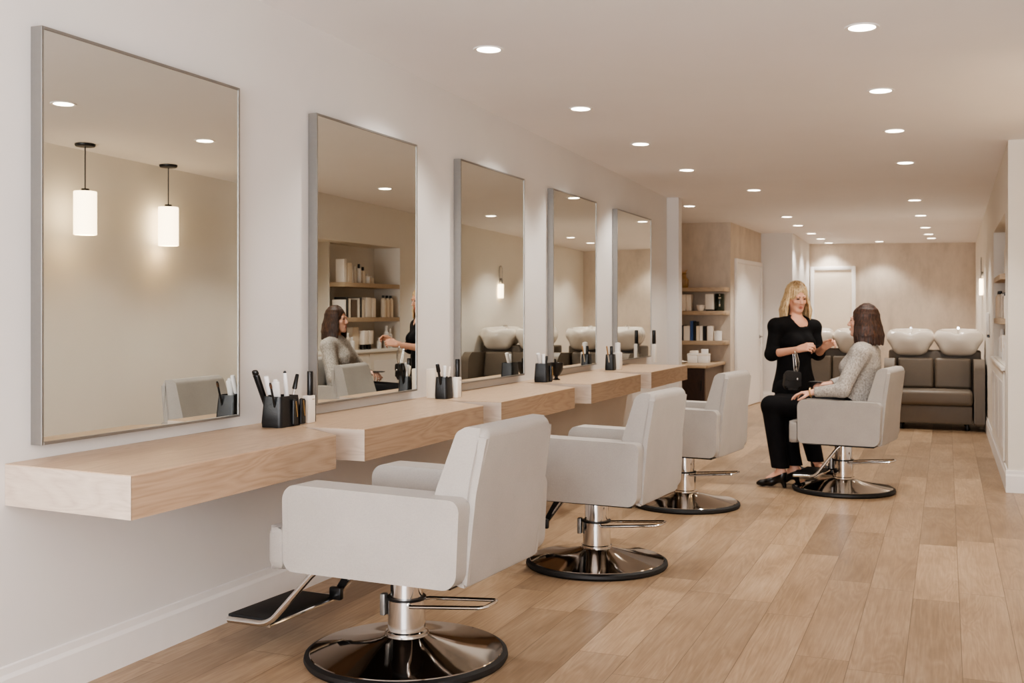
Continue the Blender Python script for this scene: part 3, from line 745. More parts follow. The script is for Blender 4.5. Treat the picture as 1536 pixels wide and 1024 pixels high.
# fourth set
p = at_counter(916, 0.16); holder(p, 'small black tool cup under the last mirror', 0.10, 0.08, 0.14, 0.0, 0)
G4 = 'tools in the cup under the last mirror'
b0, t0 = hs2(p, 915, 910, 519); stick('makeup_brush', 'thin pale brush in the small black cup', 'brush', b0, t0, [(0, 0.6, 0.004, 0.004, 'cream', 'handle'), (0.6, 1, 0.006, 0.006, 'gold', 'head')], G4)
b0, t0 = hs2(p, 917, 917, 519); stick('comb', 'black comb standing in the small black cup', 'comb', b0, t0, [(0, 0.6, 0.010, 0.010, 'black', 'handle'), (0.6, 1, 0.014, 0.013, 'black', 'head')], G4)
p = at_counter(927, 0.20); t_ = thing('spray_bottle', 'all-white bottle beside the small black tool cup', 'bottle', p)
bm = new(); box(bm, -0.03, 0.03, -0.05, 0.035, 0, 0.155, 0.006, 2); obj('body', bm, M['card'], t_); bm = new(); lathe(bm, [(0.024, 0.155), (0.026, 0.16), (0.024, 0.24), (0, 0.245)], 20, loc=(0, -0.01, 0)); obj('cap', bm, M['white'], t_)
# black bottle at the last mirror's far edge
p = at_counter(981, 0.14); t_ = thing('spray_bottle', 'white bottle with a black cap past the last mirror', 'bottle', p)
bm = new(); box(bm, -0.02, 0.02, -0.03, 0.03, 0, 0.19, 0.006, 2); obj('body', bm, M['card'], t_); bm = new(); lathe(bm, [(0.018, 0.19), (0.02, 0.194), (0.018, 0.33), (0, 0.335)], 16); obj('cap', bm, M['black'], t_)

# ================================================================== ALCOVE SHELVES AND CABINET
shl = [(1.705, 'top oak shelf in the alcove, holding the amber vase'), (1.385, 'middle oak shelf in the alcove, holding the green tin'), (0.978, 'lowest oak shelf in the alcove, holding upright books')]
xs1 = on_y(1092, AL - 0.12); SD = 0.30
for z, lab in shl:
    bm = new(); prism(bm, rpoly([(-1.55, AL - 0.001), (-1.55, AL - SD), (xs1, AL - SD), (xs1, AL - 0.001)], [0, 0.02, 0.06, 0], 5), z - 0.055, z, 'xy', 0.006, 2)
    tag(obj('wall_shelf', bm, M['shelf_wood'], None), lab, 'shelf', 'alcove wall shelves')
def sx_(px, y): return on_y(px, y)
def pbox(name, label, cat, x0, x1, y0, y1, z, h, mat, group, lid=None, rz=0):
    t = thing(name, label, cat, ((x0 + x1) / 2, (y0 + y1) / 2, z + 0.0006), rz, group); w, d = (x1 - x0) / 2, (y1 - y0) / 2
    hb = h * (0.8 if lid else 1.0)
    bm = new(); box(bm, -w, w, -d, d, 0, hb, min(0.004, w * 0.3), 2); obj('carton', bm, M[mat], t)
    if lid:
        bm = new(); box(bm, -w - 0.003, w + 0.003, -d - 0.003, d + 0.003, hb + 0.0003, h, 0.003, 2); obj('lid', bm, M[lid], t)
    return t
def book(label, x0, x1, y0, y1, z, h, mat, group, along='x'):
    t = thing('book', label, 'book', ((x0 + x1) / 2, (y0 + y1) / 2, z + 0.0006), 0, group); w, d = (x1 - x0) / 2, (y1 - y0) / 2; c = min(0.006, min(w, d) * 0.25)
    bm = new()
    if along == 'x':   # spine faces -y, thickness along x
        box(bm, -w, -w + c, -d, d, 0, h); box(bm, w - c, w, -d, d, 0, h); box(bm, -w + c, w - c, -d, -d + c, 0, h)
        obj('cover', bm, M[mat], t); bm = new(); box(bm, -w + c, w - c, -d + c, d - 0.006, 0.004, h - 0.006); obj('pages', bm, M['card'], t)
    else:              # spine faces -x
        box(bm, -w, w, -d, -d + c, 0, h); box(bm, -w, w, d - c, d, 0, h); box(bm, -w, -w + c, -d + c, d - c, 0, h)
        obj('cover', bm, M[mat], t); bm = new(); box(bm, -w + c, w - 0.006, -d + c, d - c, 0.004, h - 0.006); obj('pages', bm, M['card'], t)
    return t
def bottle(label, x, y, z, r, h, mat='white', cap='black', capf=0.25, group=None, name='bottle'):
    t = thing(name, label, 'bottle', (x, y, z + 0.0006), 0, group); hb = h * (1 - capf)
    bm = new(); lathe(bm, [(0, 0), (r * 0.95, 0), (r, 0.004), (r, hb * 0.9), (r * 0.5, hb), (0, hb)], 20); obj('body', bm, M[mat], t)
    bm = new(); lathe(bm, [(r * 0.5, hb), (r * 0.52, hb + 0.003), (r * 0.5, h - 0.003), (r * 0.4, h), (0, h)], 16); obj('cap', bm, M[cap], t)
    return t
YF = AL - 0.27
z = 1.705
t_ = thing('vase', 'small amber glass vase on the top alcove shelf', 'vase', (sx_(1025.5, YF + 0.1), YF + 0.1, z + 0.0006))
bm = new(); lathe(bm, [(0, 0), (0.06, 0), (0.07, 0.03), (0.07, 0.11), (0.04, 0.15), (0.035, 0.19), (0.05, 0.2), (0.042, 0.2), (0.03, 0.16), (0, 0.15)], 24); obj('vessel', bm, M['glass_amber'], t_)
bm = new()
for k in range(7):
    a = k * 0.9; tube(bm, [(0, 0, 0.14), (0.02 * math.cos(a), 0.02 * math.sin(a), 0.2), (0.05 * math.cos(a), 0.05 * math.sin(a), 0.25)], 0.008, 6, r_end=0.003)
obj('dried_stems', bm, M['gold'], t_)
z = 1.385; GA = 'goods on the middle alcove shelf'
def xr(a, c): return sx_(a, YF), sx_(c, YF)
a, c = xr(1019, 1028.5); pbox('product_box', 'big white box beside the white wall end on the middle alcove shelf', 'box', a, c, YF, YF + 0.2, z, 0.225, 'card', GA)
a, c = xr(1029, 1036); pbox('product_box', 'second big white box on the middle alcove shelf', 'box', a, c, YF + 0.01, YF + 0.2, z, 0.225, 'card', GA)
xx = sx_(1052, YF + 0.1); t_ = thing('bowl', 'small white bowl in front of the framed white box', 'bowl', (xx, YF + 0.07, z + 0.0006)); bm = new(); lathe(bm, [(0, 0), (0.04, 0), (0.055, 0.03), (0.062, 0.075), (0.056, 0.075), (0.045, 0.03), (0, 0.012)], 24); obj('vessel', bm, M['ceramic'], t_); bm = new(); lathe(bm, [(0.061, 0.075), (0.064, 0.078), (0.061, 0.081), (0.057, 0.078)], 24); obj('rim', bm, M['white'], t_)
a, c = xr(1057, 1070); t_ = pbox('product_box', 'upright white box with a dark foot beside the green tin', 'box', a, c, YF + 0.03, YF + 0.2, z + 0.02, 0.21, 'card', GA)
bm = new(); box(bm, -(c - a) / 2, (c - a) / 2, -0.08, 0.08, -0.02, -0.0005, 0.002, 1); obj('tray', bm, M['black'], t_)
xx = sx_(1079.5, YF + 0.1); t_ = thing('tin', 'dark green tin with a pale emblem at the end of the middle alcove shelf', 'tin', (xx, YF + 0.1, z + 0.0006)); bm = new(); lathe(bm, [(0, 0), (0.064, 0), (0.066, 0.004), (0.066, 0.225), (0.06, 0.235), (0, 0.235)], 28); obj('body', bm, M['tin'], t_)
bm = new(); ang = math.atan2(-1.0, 0.19)
for zz, w_, h_ in ((0.165, 0.25, 0.02), (0.205, 0.1, 0.02), (0.06, 0.14, 0.035)):
    for k in range(6):
        a0 = ang - w_ + 2 * w_ * k / 6; a1 = ang - w_ + 2 * w_ * (k + 1) / 6; r = 0.0668
        vs = [bm.verts.new((r * math.cos(q_), r * math.sin(q_), zq)) for q_, zq in ((a0, zz), (a1, zz), (a1, zz + h_), (a0, zz + h_))]; bm.faces.new(vs)
obj('emblem', bm, M['grey_mark'], t_)
z = 0.978; GB = 'books and boxes on the lowest alcove shelf'
defs = [(1019, 1022, 0.19, 'card', 'white book half hidden by the wall end'), (1022.3, 1025, 0.21, 'black', 'thin black book beside the half hidden white one'), (1025.3, 1034.7, 0.20, 'card', 'wide white book left of the blue one'), (1035, 1039.6, 0.27, 'navy', 'tall blue book'), (1040, 1044, 0.26, 'black', 'black book right beside the tall blue one'), (1044.3, 1049.2, 0.20, 'cream', 'cream book past the blue and black pair'), (1049.5, 1054, 0.20, 'card', 'white book next to the cream one'), (1054.3, 1058.3, 0.20, 'black', 'black book last in the row before the white carton')]
for a_, c_, h_, m_, lab in defs:
    a, c = xr(a_, c_); book(lab + ' on the lowest alcove shelf', a + 0.001, c - 0.001, YF, YF + 0.2, z, h_, m_, GB)
a, c = xr(1025.3, 1034); 
a, c = xr(1060.5, 1069); pbox('product_box', 'tall white carton standing after the books on the lowest alcove shelf', 'box', a, c, YF, YF + 0.1, z, 0.20, 'card', GB)
xx = sx_(1077, YF + 0.07); t_ = thing('jar', 'squat white jar at the end of the lowest alcove shelf', 'jar', (xx, YF + 0.07, z + 0.0006)); bm = new(); lathe(bm, [(0, 0), (0.05, 0), (0.053, 0.004), (0.053, 0.11), (0, 0.11)], 24); obj('body', bm, M['white'], t_); bm = new(); lathe(bm, [(0, 0.1105), (0.055, 0.1105), (0.055, 0.132), (0, 0.135)], 24); obj('lid', bm, M['white'], t_)
# dark cabinet
cx1, cy0, cy1, czt = 0.105, 13.58, AL - 0.002, 0.69
t_ = thing('cabinet', 'dark brown cabinet with a pale wood top under the alcove shelves', 'cabinet', (0, cy0, 0))
bm = new(); box(bm, -1.2, cx1 - 0.03, 0.02, cy1 - cy0, 0.05, czt - 0.04, 0.003, 1); obj('carcass', bm, M['brown_wood'], t_)
bm = new(); prism(bm, rpoly([(-1.22, -0.01), (cx1, -0.01), (cx1, cy1 - cy0), (-1.22, cy1 - cy0)], [0, 0.03, 0, 0], 4), czt - 0.04, czt, 'xy', 0.004, 2); obj('top_panel', bm, M['shelf_wood'], t_)
for x0, x1 in ((-1.19, -0.78), (-0.775, -0.365), (-0.36, cx1 - 0.04)):
    bm = new(); box(bm, x0, x1, 0.0, 0.019, 0.06, czt - 0.05, 0.002, 1); d_ = obj('door', bm, M['dark_wood'], t_)
    bm = new(); box(bm, x1 - 0.05, x1 - 0.035, -0.012, 0.0, 0.36, 0.5, 0.003, 1); obj('handle', bm, M['black'], d_)
bm = new(); box(bm, -1.15, cx1 - 0.08, 0.06, cy1 - cy0 - 0.02, 0, 0.05); obj('plinth', bm, M['black'], t_)
GC = 'white parcels on the dark cabinet'
yc = cy0 + 0.55; X = lambda px: on_y(px, yc)
pbox('gift_box', 'wide white gift box on the dark cabinet', 'box', X(1031), X(1046), yc, yc + 0.2, czt, 0.125, 'white', GC, 'white')
pbox('gift_box', 'white gift box next to the wide one, closest to the cabinet corner', 'box', X(1046.6), X(1061), yc + 0.01, yc + 0.2, czt, 0.12, 'white', GC, 'card')
pbox('gift_box', 'small white box lying on top of the wide gift box', 'box', X(1034), X(1044), yc + 0.02, yc + 0.16, czt + 0.127, 0.035, 'card', GC)
pbox('gift_box', 'tilted white box on top of the gift box at the cabinet corner', 'box', X(1050), X(1060), yc + 0.03, yc + 0.16, czt + 0.122, 0.06, 'white', GC, None, 0.15)
xx = X(1022.5); t_ = thing('dish', 'low cream dish with a folded cloth on the dark cabinet', 'dish', (xx, yc - 0.1, czt + 0.0006)); bm = new(); lathe(bm, [(0, 0), (0.07, 0), (0.105, 0.022), (0.1, 0.026), (0.066, 0.008), (0, 0.008)], 28); obj('plate', bm, M['ceramic'], t_); bm = new(); ellipsoid(bm, (0, 0, 0.024), (0.06, 0.04, 0.016)); obj('cloth', bm, M['cream'], t_)

# ================================================================== NICHE IN THE OPPOSITE WALL
DY = 10.33
bm = new(); box(bm, XR + 0.2, XR + ND - 0.001, DY - 0.02, DY, NZ0, NZ1); struct('trim_1', bm, M['wall_warm'])
nsh = []
for z, lab in ((1.70, 'upper oak shelf in the opposite wall niche'), (1.305, 'lower oak shelf in the opposite wall niche')):
    bm = new(); box(bm, XR + 0.004, XR + ND - 0.002, DY + 0.002, NY1 - 0.002, z - 0.05, z, 0.003, 1); tag(obj('niche_shelf', bm, M['shelf_wood']), lab, 'shelf', 'niche shelves')
    nsh.append(z)
def nitem(y, x=0.1): return XR + x, y
GN = ['goods on the upper niche shelf', 'goods on the lower niche shelf', 'goods on the niche floor']
row = [(10.42, 'tall white carton', 'b', 0.06, 0.26, 'card'), (10.52, 'wide cream carton', 'b', 0.09, 0.22, 'cream'), (10.64, 'slim white tube', 't', 0.022, 0.20, 'white'), (10.71, 'second slim tube', 't', 0.02, 0.19, 'card'), (10.80, 'tall white bottle with a black cap', 't', 0.03, 0.22, 'white'), (10.89, 'cream bottle with a black cap', 't', 0.03, 0.19, 'cream'), (10.98, 'low white jar', 't', 0.04, 0.11, 'white'), (11.08, 'small cream jar', 't', 0.035, 0.09, 'cream')]
for y, lab, k, w, h, m in row:
    x, _ = nitem(y)
    if k == 'b': pbox('product_box', lab + ' on the upper niche shelf', 'box', x - 0.05, x + 0.06, y - w / 2, y + w / 2, nsh[0], h, m, GN[0])
    else: bottle(lab + ' on the upper niche shelf', x, y, nsh[0], w, h, m, 'black' if 'black' in lab else 'white', 0.22, GN[0])
row = [(10.40, 0.03, 0.20, 'card', 'white book nearest the divider'), (10.445, 0.04, 0.23, 'black', 'black book second from the divider'), (10.50, 0.035, 0.21, 'cream', 'cream book third from the divider'), (10.60, 0.12, 0.20, 'brown_wood', 'wide brown album'), (10.70, 0.035, 0.22, 'card', 'white book beside the brown album'), (10.745, 0.04, 0.23, 'black', 'black book beyond the brown album'), (10.80, 0.04, 0.20, 'cream', 'cream book beyond the brown album')]
for y, w, h, m, lab in row:
    book(lab + ' on the lower niche shelf', XR + 0.04, XR + 0.2, y - w / 2, y + w / 2, nsh[1], h, m, GN[1], 'y')
for y, w, h, lab in ((10.93, 0.11, 0.23, 'wide white carton'), (11.05, 0.09, 0.225, 'white carton behind the wide one')):
    pbox('product_box', lab + ' on the lower niche shelf', 'box', XR + 0.04, XR + 0.18, y - w / 2, y + w / 2, nsh[1], h, 'card', GN[1])
for k, (y, lab) in enumerate(((11.28, 'white pump bottle with a black collar'), (11.37, 'second white pump bottle with a black collar'), (11.46, 'third white pump bottle with a black collar'))):
    bottle(lab + ' on the lower niche shelf', XR + 0.045, y, nsh[1], 0.033, 0.26, 'cream', 'black', 0.12, GN[1])
z = NZ0
row = [(10.42, 0.028, 0.24, 'white', 'tall white bottle'), (10.50, 0.028, 0.2, 'cream', 'cream bottle'), (10.58, 0.04, 0.15, 'white', 'squat white bottle'), (11.22, 0.03, 0.13, 'white', 'low white bottle'), (11.40, 0.035, 0.27, 'white', 'large clear white bottle'), (11.49, 0.03, 0.24, 'white', 'large white bottle at the end')]
for y, r, h, m, lab in row: bottle(lab + ' on the niche floor', XR + 0.07, y, z, r, h, m, 'white', 0.25, GN[2])
pbox('product_box', 'grey carton on the niche floor', 'box', XR + 0.1, XR + 0.24, 10.66, 10.80, z, 0.26, 'cream', GN[2])
for y, lab in ((10.87, 'white pot on a black foot'), (10.985, 'second white pot on a black foot')):
    t_ = pbox('product_pot', lab + ' on the niche floor', 'pot', XR + 0.04, XR + 0.13, y - 0.048, y + 0.048, z + 0.06, 0.16, 'card', GN[2])
    bm = new(); lathe(bm, [(0, -0.0595), (0.036, -0.0595), (0.036, -0.0005), (0, -0.0005)], 20); obj('foot', bm, M['black'], t_)
# cupboard doors below the niche
t_ = thing('built_in_cupboard', 'flush cream cupboard doors below the niche in the opposite wall', 'cupboard', (XR, NY0, 0))
for k in range(3):
    y0 = 0.02 + k * 0.76; bm = new(); box(bm, -0.014, -0.001, y0, y0 + 0.745, 0.18, 0.885, 0.003, 1); d_ = obj('door', bm, M['wall_warm'], t_)
    bm = new(); box(bm, -0.017, -0.0145, y0 + 0.09, y0 + 0.655, 0.27, 0.80, 0.002, 1); obj('door_panel', bm, M['trim'], d_)
bm = new(); box(bm, -0.03, -0.001, 0.0, NY1 - NY0, 0.895, 0.925, 0.004, 1); obj('ledge', bm, M['wall_warm'], t_)

# ================================================================== WASH SOFAS
def wash_unit(label, loc, rz=0.0):
    root = thing('wash_sofa', label, 'backwash sofa', loc, rz, 'grey backwash sofas')
    g = M['grey_leather']; W = 0.545          # local +x across, -y is the front
    bm = new(); box(bm, -W + 0.13, W - 0.13, -0.42, 0.30, 0.075, 0.285, 0.012, 3); obj('base', bm, g, root)
    bm = new(); box(bm, -W + 0.125, W - 0.125, -0.47, 0.16, 0.287, 0.455, 0.045, 5); obj('seat_cushion', bm, g, root)
    for s in (-1, 1):
        x0, x1 = (s * W, s * (W - 0.115)) if s < 0 else (s * (W - 0.115), s * W)
        ap = [(-0.46, 0.06), (0.30, 0.06), (0.30, 0.80), (-0.30, 0.82), (-0.42, 0.74)]
        bm = new(); prism(bm, rpoly(ap, [0.03, 0.02, 0.03, 0.08, 0.12], 6), x0, x1, 'yz', 0.03, 4); obj('armrest', bm, g, root)
        m = Matrix.Translation((s * 0.208, 0.13, 0.625)) @ Matrix.Rotation(math.radians(-12), 4, 'X') @ Matrix.Rotation(0.03 * s, 4, 'Z')
        bm = new(); box(bm, -0.204, 0.204, -0.07, 0.07, -0.185, 0.185, 0.035, 5, m); obj('back_cushion', bm, g, root)
        for yy in (-0.36, 0.2):
            bm = new(); tube(bm, [(s * 0.36, yy, 0.08), (s * 0.36, yy - 0.01, 0.04)], 0.018, 10); lathe(bm, [(0.022, 0.001), (0.026, 0.01), (0.02, 0.05), (0, 0.055)], 16, loc=(s * 0.36, yy - 0.01, 0)); obj('leg', bm, M['black'], root)
    bm = new(); box(bm, -W + 0.02, W - 0.02, 0.30, 0.72, 0.06, 0.90, 0.02, 3); obj('housing', bm, g, root)
    for s in (-1, 1):
        cx = s * 0.272
        S = SDF((cx - 0.36, -0.08, 0.74), (cx + 0.36, 0.86, 1.25), 0.011)
        S.ell((cx, 0.42, 1.05), (0.272, 0.36, 0.20), k=0.01); S.cone((cx - 0.11, 0.24, 0.93), (cx + 0.11, 0.24, 0.93), 0.085, 0.085, 0.10)
        S.cone((cx - 0.2, 0.26, 1.06), (cx + 0.2, 0.26, 1.06), 0.075, 0.075, 0.06)
        S.clip((0, 0.1, 1.125), (0, -0.10, 1), 0.01); S.ell((cx, 0.42, 1.20), (0.225, 0.29, 0.19), k=0.02, sub=True)
        S.ell((cx, 0.10, 1.16), (0.085, 0.12, 0.055), k=0.03, sub=True)
        bs = S.mesh('wash_basin', M['ceramic'], root)
        bm = new(); box(bm, cx - 0.045, cx + 0.045, 0.085, 0.14, 1.035, 1.072, 0.012, 3); obj('neck_rest', bm, M['grey_mark'], bs)
        bm = new(); tube(bm, rpath([(cx, 0.60, 1.05), (cx, 0.60, 1.17), (cx, 0.46, 1.17)], 0.04), 0.014, 10); obj('tap', bm, M['chrome'], bs)
    return root
wp = P(1407, 646, 12.75)
xw, yw = 2.79, 13.75
wash_unit('two-seat grey wash sofa with two white basins, standing by the end of the opposite wall', (xw, yw, 0))
wash_unit('grey wash sofa with white basins, mostly hidden behind the seated woman', (1.585, yw + 0.25, 0))
bm = new(); box(bm, 3.325, XR - 0.001, 12.62, 12.74, 1.12, 1.36, 0.01, 2)
t_ = thing('mounted_towel_dispenser', 'narrow white dispenser on the wall above the wash sofa basin', 'dispenser', (0, 0, 0)); obj('casing', bm, M['white'], t_)
bm = new(); box(bm, 3.332, XR - 0.002, 12.635, 12.725, 1.09, 1.119, 0.004, 1); obj('tray', bm, M['black'], t_)

# ================================================================== PEOPLE
def perp(d, n):
    d = V(d).normalized(); n = V(n); n = (n - d * n.dot(d)).normalized(); return d, n
def hand(S, w, d, n, thumb, curl=0.5, L=0.175, spread=0.0):
    """w wrist, d towards the knuckles, n back of the hand, thumb: +1/-1 side of d x n"""
    d, n = perp(d, n); s = d.cross(n) * thumb; u = L / 0.175
    kn = []
    for i in range(4):
        o = 0.028 - 0.0187 * i
        k = w + d * (0.088 - 0.004 * abs(i - 1)) * u + s * o * u + n * (0.002 - 0.001 * abs(i - 1)); kn.append(k)
        S.cone(w + s * o * 0.55 * u + d * 0.01, k, 0.0145 * u, 0.0098 * u, k=0.012)
    S.cone(w + s * 0.018 * u + d * 0.02 * u - n * 0.006, w + s * 0.03 * u + d * 0.05 * u - n * 0.01, 0.017 * u, 0.013 * u, k=0.015)
    lens = [(0.040, 0.024, 0.019), (0.044, 0.028, 0.02), (0.041, 0.026, 0.019), (0.032, 0.02, 0.017)]
    for i in range(4):
        p = kn[i]; a = 0.12 + curl * (0.75 + 0.1 * i); fan = (1.5 - i) * spread
        for j, ll in enumerate(lens[i]):
            dd = (d * math.cos(a) - n * math.sin(a) + s * fan * 0.3).normalized()
            q = p + dd * ll * u; r0 = (0.0088 - 0.0008 * j - (0.0008 if i == 3 else 0)) * u
            S.cone(p, q, r0, r0 - 0.0008 * u, k=0.003); p = q; a += curl * (1.0 - 0.15 * j)
    p = w + s * 0.026 * u + d * 0.028 * u - n * 0.008 * u
    a1 = (d * 0.62 + s * 0.62 - n * 0.45).normalized(); q = p + a1 * 0.045 * u; S.cone(p, q, 0.0125 * u, 0.0105 * u, k=0.008)
    a2 = (d * 0.9 + s * 0.18 * (1 - curl) - n * 0.45).normalized(); r = q + a2 * 0.03 * u; S.cone(q, r, 0.0102 * u, 0.0092 * u, k=0.004)
    a3 = (d * 0.95 - n * 0.35).normalized(); S.cone(r, r + a3 * 0.022 * u, 0.009 * u, 0.0075 * u, k=0.004)
def head(S, c, f, u, k=0.92):
    f, u, s = frame(f, u); R = rotcols(s, f, u)
    S.ell(c + u * 0.030 * k - f * 0.012 * k, (0.074 * k, 0.093 * k, 0.096 * k), R, 0.01)
    S.ell(c + f * 0.030 * k - u * 0.042 * k, (0.060 * k, 0.062 * k, 0.082 * k), R, 0.03)
    for e in (1, -1):
        S.cone(c + s * e * 0.056 * k - u * 0.045 * k, c + s * e * 0.016 * k + f * 0.066 * k - u * 0.108 * k, 0.026 * k, 0.017 * k, 0.02)
        S.ell(c + s * e * 0.038 * k + f * 0.066 * k - u * 0.028 * k, (0.022 * k, 0.018 * k, 0.018 * k), R, 0.02)       # cheekbones
        S.ell(c + s * e * 0.031 * k + f * 0.095 * k + u * 0.006 * k, (0.015 * k, 0.010 * k, 0.009 * k), R, 0.012, sub=True)   # sockets
        S.ell(c + s * e * 0.031 * k + f * 0.080 * k + u * 0.006 * k, (0.0125 * k, 0.0125 * k, 0.0115 * k), R, 0.003)   # lids
        S.ell(c + s * e * 0.03 * k + f * 0.084 * k + u * 0.024 * k, (0.022 * k, 0.010 * k, 0.007 * k), R, 0.014)       # brow ridge
        S.ell(c + s * e * 0.077 * k - f * 0.006 * k - u * 0.012 * k, (0.008 * k, 0.018 * k, 0.031 * k), R, 0.006)      # ears
        S.ell(c + s * e * 0.010 * k + f * 0.102 * k - u * 0.040 * k, (0.008 * k, 0.009 * k, 0.007 * k), R, 0.006)      # nostrils
    S.ell(c + f * 0.074 * k - u * 0.108 * k, (0.02 * k, 0.018 * k, 0.017 * k), R, 0.02)                               # chin
    S.cone(c + f * 0.086 * k + u * 0.012 * k, c + f * 0.112 * k - u * 0.034 * k, 0.008 * k, 0.011 * k, 0.012)          # nose
    S.ell(c + f * 0.092 * k - u * 0.068 * k, (0.021 * k, 0.010 * k, 0.008 * k), R, 0.006)                             # lips
    S.ell(c + f * 0.090 * k - u * 0.079 * k, (0.018 * k, 0.010 * k, 0.007 * k), R, 0.006)
    return f, u, s
def face_bits(parent, c, f, u, k=0.92, brow='brow'):
    f, u, s = frame(f, u); R = rotcols(s, f, u)
    for e in (1, -1):
        Rb = rotcols((s + f * (-0.35 * e)).normalized(), f, u)
        bm = new(); ellipsoid(bm, c + s * e * 0.031 * k + f * 0.0905 * k + u * 0.0035 * k, (0.0145 * k, 0.0055 * k, 0.0058 * k), Rb, 12); obj('eye', bm, M['eye'], parent)
        bm = new()
        tube(bm, [c + s * e * (0.014 + 0.009 * j) * k + f * (0.0955 - 0.0042 * j - 0.0012 * j * j) * k + u * (0.021 + 0.003 * math.sin(j * 0.8)) * k for j in range(4)], 0.0042 * k, 6, r_end=0.0022); obj('eyebrow', bm, M[brow], parent)
    bm = new(); ellipsoid(bm, c + f * 0.0955 * k - u * 0.068 * k, (0.020 * k, 0.0085 * k, 0.006 * k), R, 14); ellipsoid(bm, c + f * 0.0945 * k - u * 0.078 * k, (0.017 * k, 0.0085 * k, 0.006 * k), R, 14); obj('lips', bm, M['lip'], parent)
def hair(parent, c, f, u, mat, zbot, k=0.92, gap=0.95, flare=0.03, seed=1, part_side=0.02, n=64, behind=0.0):
    f, u, s = frame(f, u); R = rotcols(s, f, u); rg = random.Random(seed)
    S = SDF(c - V((0.24, 0.24, 0.36)), c + V((0.24, 0.24, 0.2)), 0.005)
    e0 = c + u * 0.028 * k - f * 0.014 * k; A, Bf, Cu = 0.084 * k, 0.104 * k, 0.106 * k
    S.ell(e0, (A, Bf, Cu), R, 0.005)
    def on(a, ph, g=1.0):
        return e0 + (f * (Bf * math.cos(a) * math.sin(ph)) + s * (A * math.sin(a) * math.sin(ph)) + u * (Cu * math.cos(ph))) * g
    zt = (e0 - u * 0.03).z
    for i in range(n):
        a = gap + (2 * PI - 2 * gap) * (i + rg.uniform(-0.4, 0.4)) / (n - 1)       # angle from the face direction
        out = f * math.cos(a) + s * math.sin(a); oh = V((out.x, out.y, 0)).normalized(); fh = V((f.x, f.y, 0)).normalized()
        g = 1.0 + rg.uniform(-0.015, 0.05); r = rg.uniform(0.007, 0.011); front = max(0.0, math.cos(a))
        pth = [on(a, q, g) for q in (0.25, 0.6, 0.95, 1.3, 1.6)]
        base = pth[-1]; zb = zbot + rg.uniform(-0.012, 0.012)
        for q in (0.33, 0.66, 1.0):
            w = math.sin(q * 1.9) * flare * rg.uniform(0.8, 1.15)
            pth.append(V((base.x, base.y, base.z + (zb - base.z) * q)) + oh * w * (1 - 0.55 * front) - fh * front * 0.012 * q)
        for j in range(len(pth) - 1):
            S.cone(pth[j], pth[j + 1], r, r if j < len(pth) - 2 else r * 0.6, 0.008)
    S.ell(c + f * 0.115 * k - u * 0.018 * k, (0.062 * k, 0.064 * k, 0.100 * k), R, 0.01, sub=True)
    S.ell(c + f * 0.075 * k - u * 0.12 * k, (0.058 * k, 0.075 * k, 0.085 * k), R, 0.01, sub=True)
    return S.mesh('hair', M[mat], parent, 1)
def lace_shoe(name, parent, heel, toe_dir, mat='shoe', L=0.235, hh=0.055):
    """court shoe with a heel: heel is the point under the heel on the floor"""
    d = V(toe_dir).normalized(); s = V((-d.y, d.x, 0)); heel = V(heel)
    lo = heel - V((0.14, 0.14, 0.01)); 
    mid = heel + d * L * 0.5
    S = SDF(mid - V((0.2, 0.2, 0.06 + mid.z)), mid + V((0.2, 0.2, 0.16)), 0.0055)
    z = V((0, 0, 1))
    S.cone(heel + d * 0.03 + z * (hh + 0.035), heel + d * 0.12 + z * 0.045, 0.033, 0.036, 0.02)
    S.cone(heel + d * 0.12 + z * 0.04, heel + d * (L - 0.045) + z * 0.028, 0.038, 0.030, 0.02, flat=z, q=0.75)
    S.cone(heel + d * (L - 0.05) + z * 0.026, heel + d * (L - 0.02) + z * 0.022, 0.03, 0.018, 0.02, flat=z, q=0.7)
    S.cone(heel + d * 0.025 + z * (hh + 0.06), heel + d * 0.035 + z * (hh + 0.02), 0.034, 0.034, 0.02)
    S.cone(heel + d * 0.02 + z * hh, heel + d * 0.008 + z * 0.004, 0.022, 0.014, 0.008)
    S.clip((0, 0, 0.002), (0, 0, -1)); S.clip(heel + z * (hh + 0.068), (-d.x * 0.3, -d.y * 0.3, 1))
    return S.mesh(name, M[mat], parent, 1)

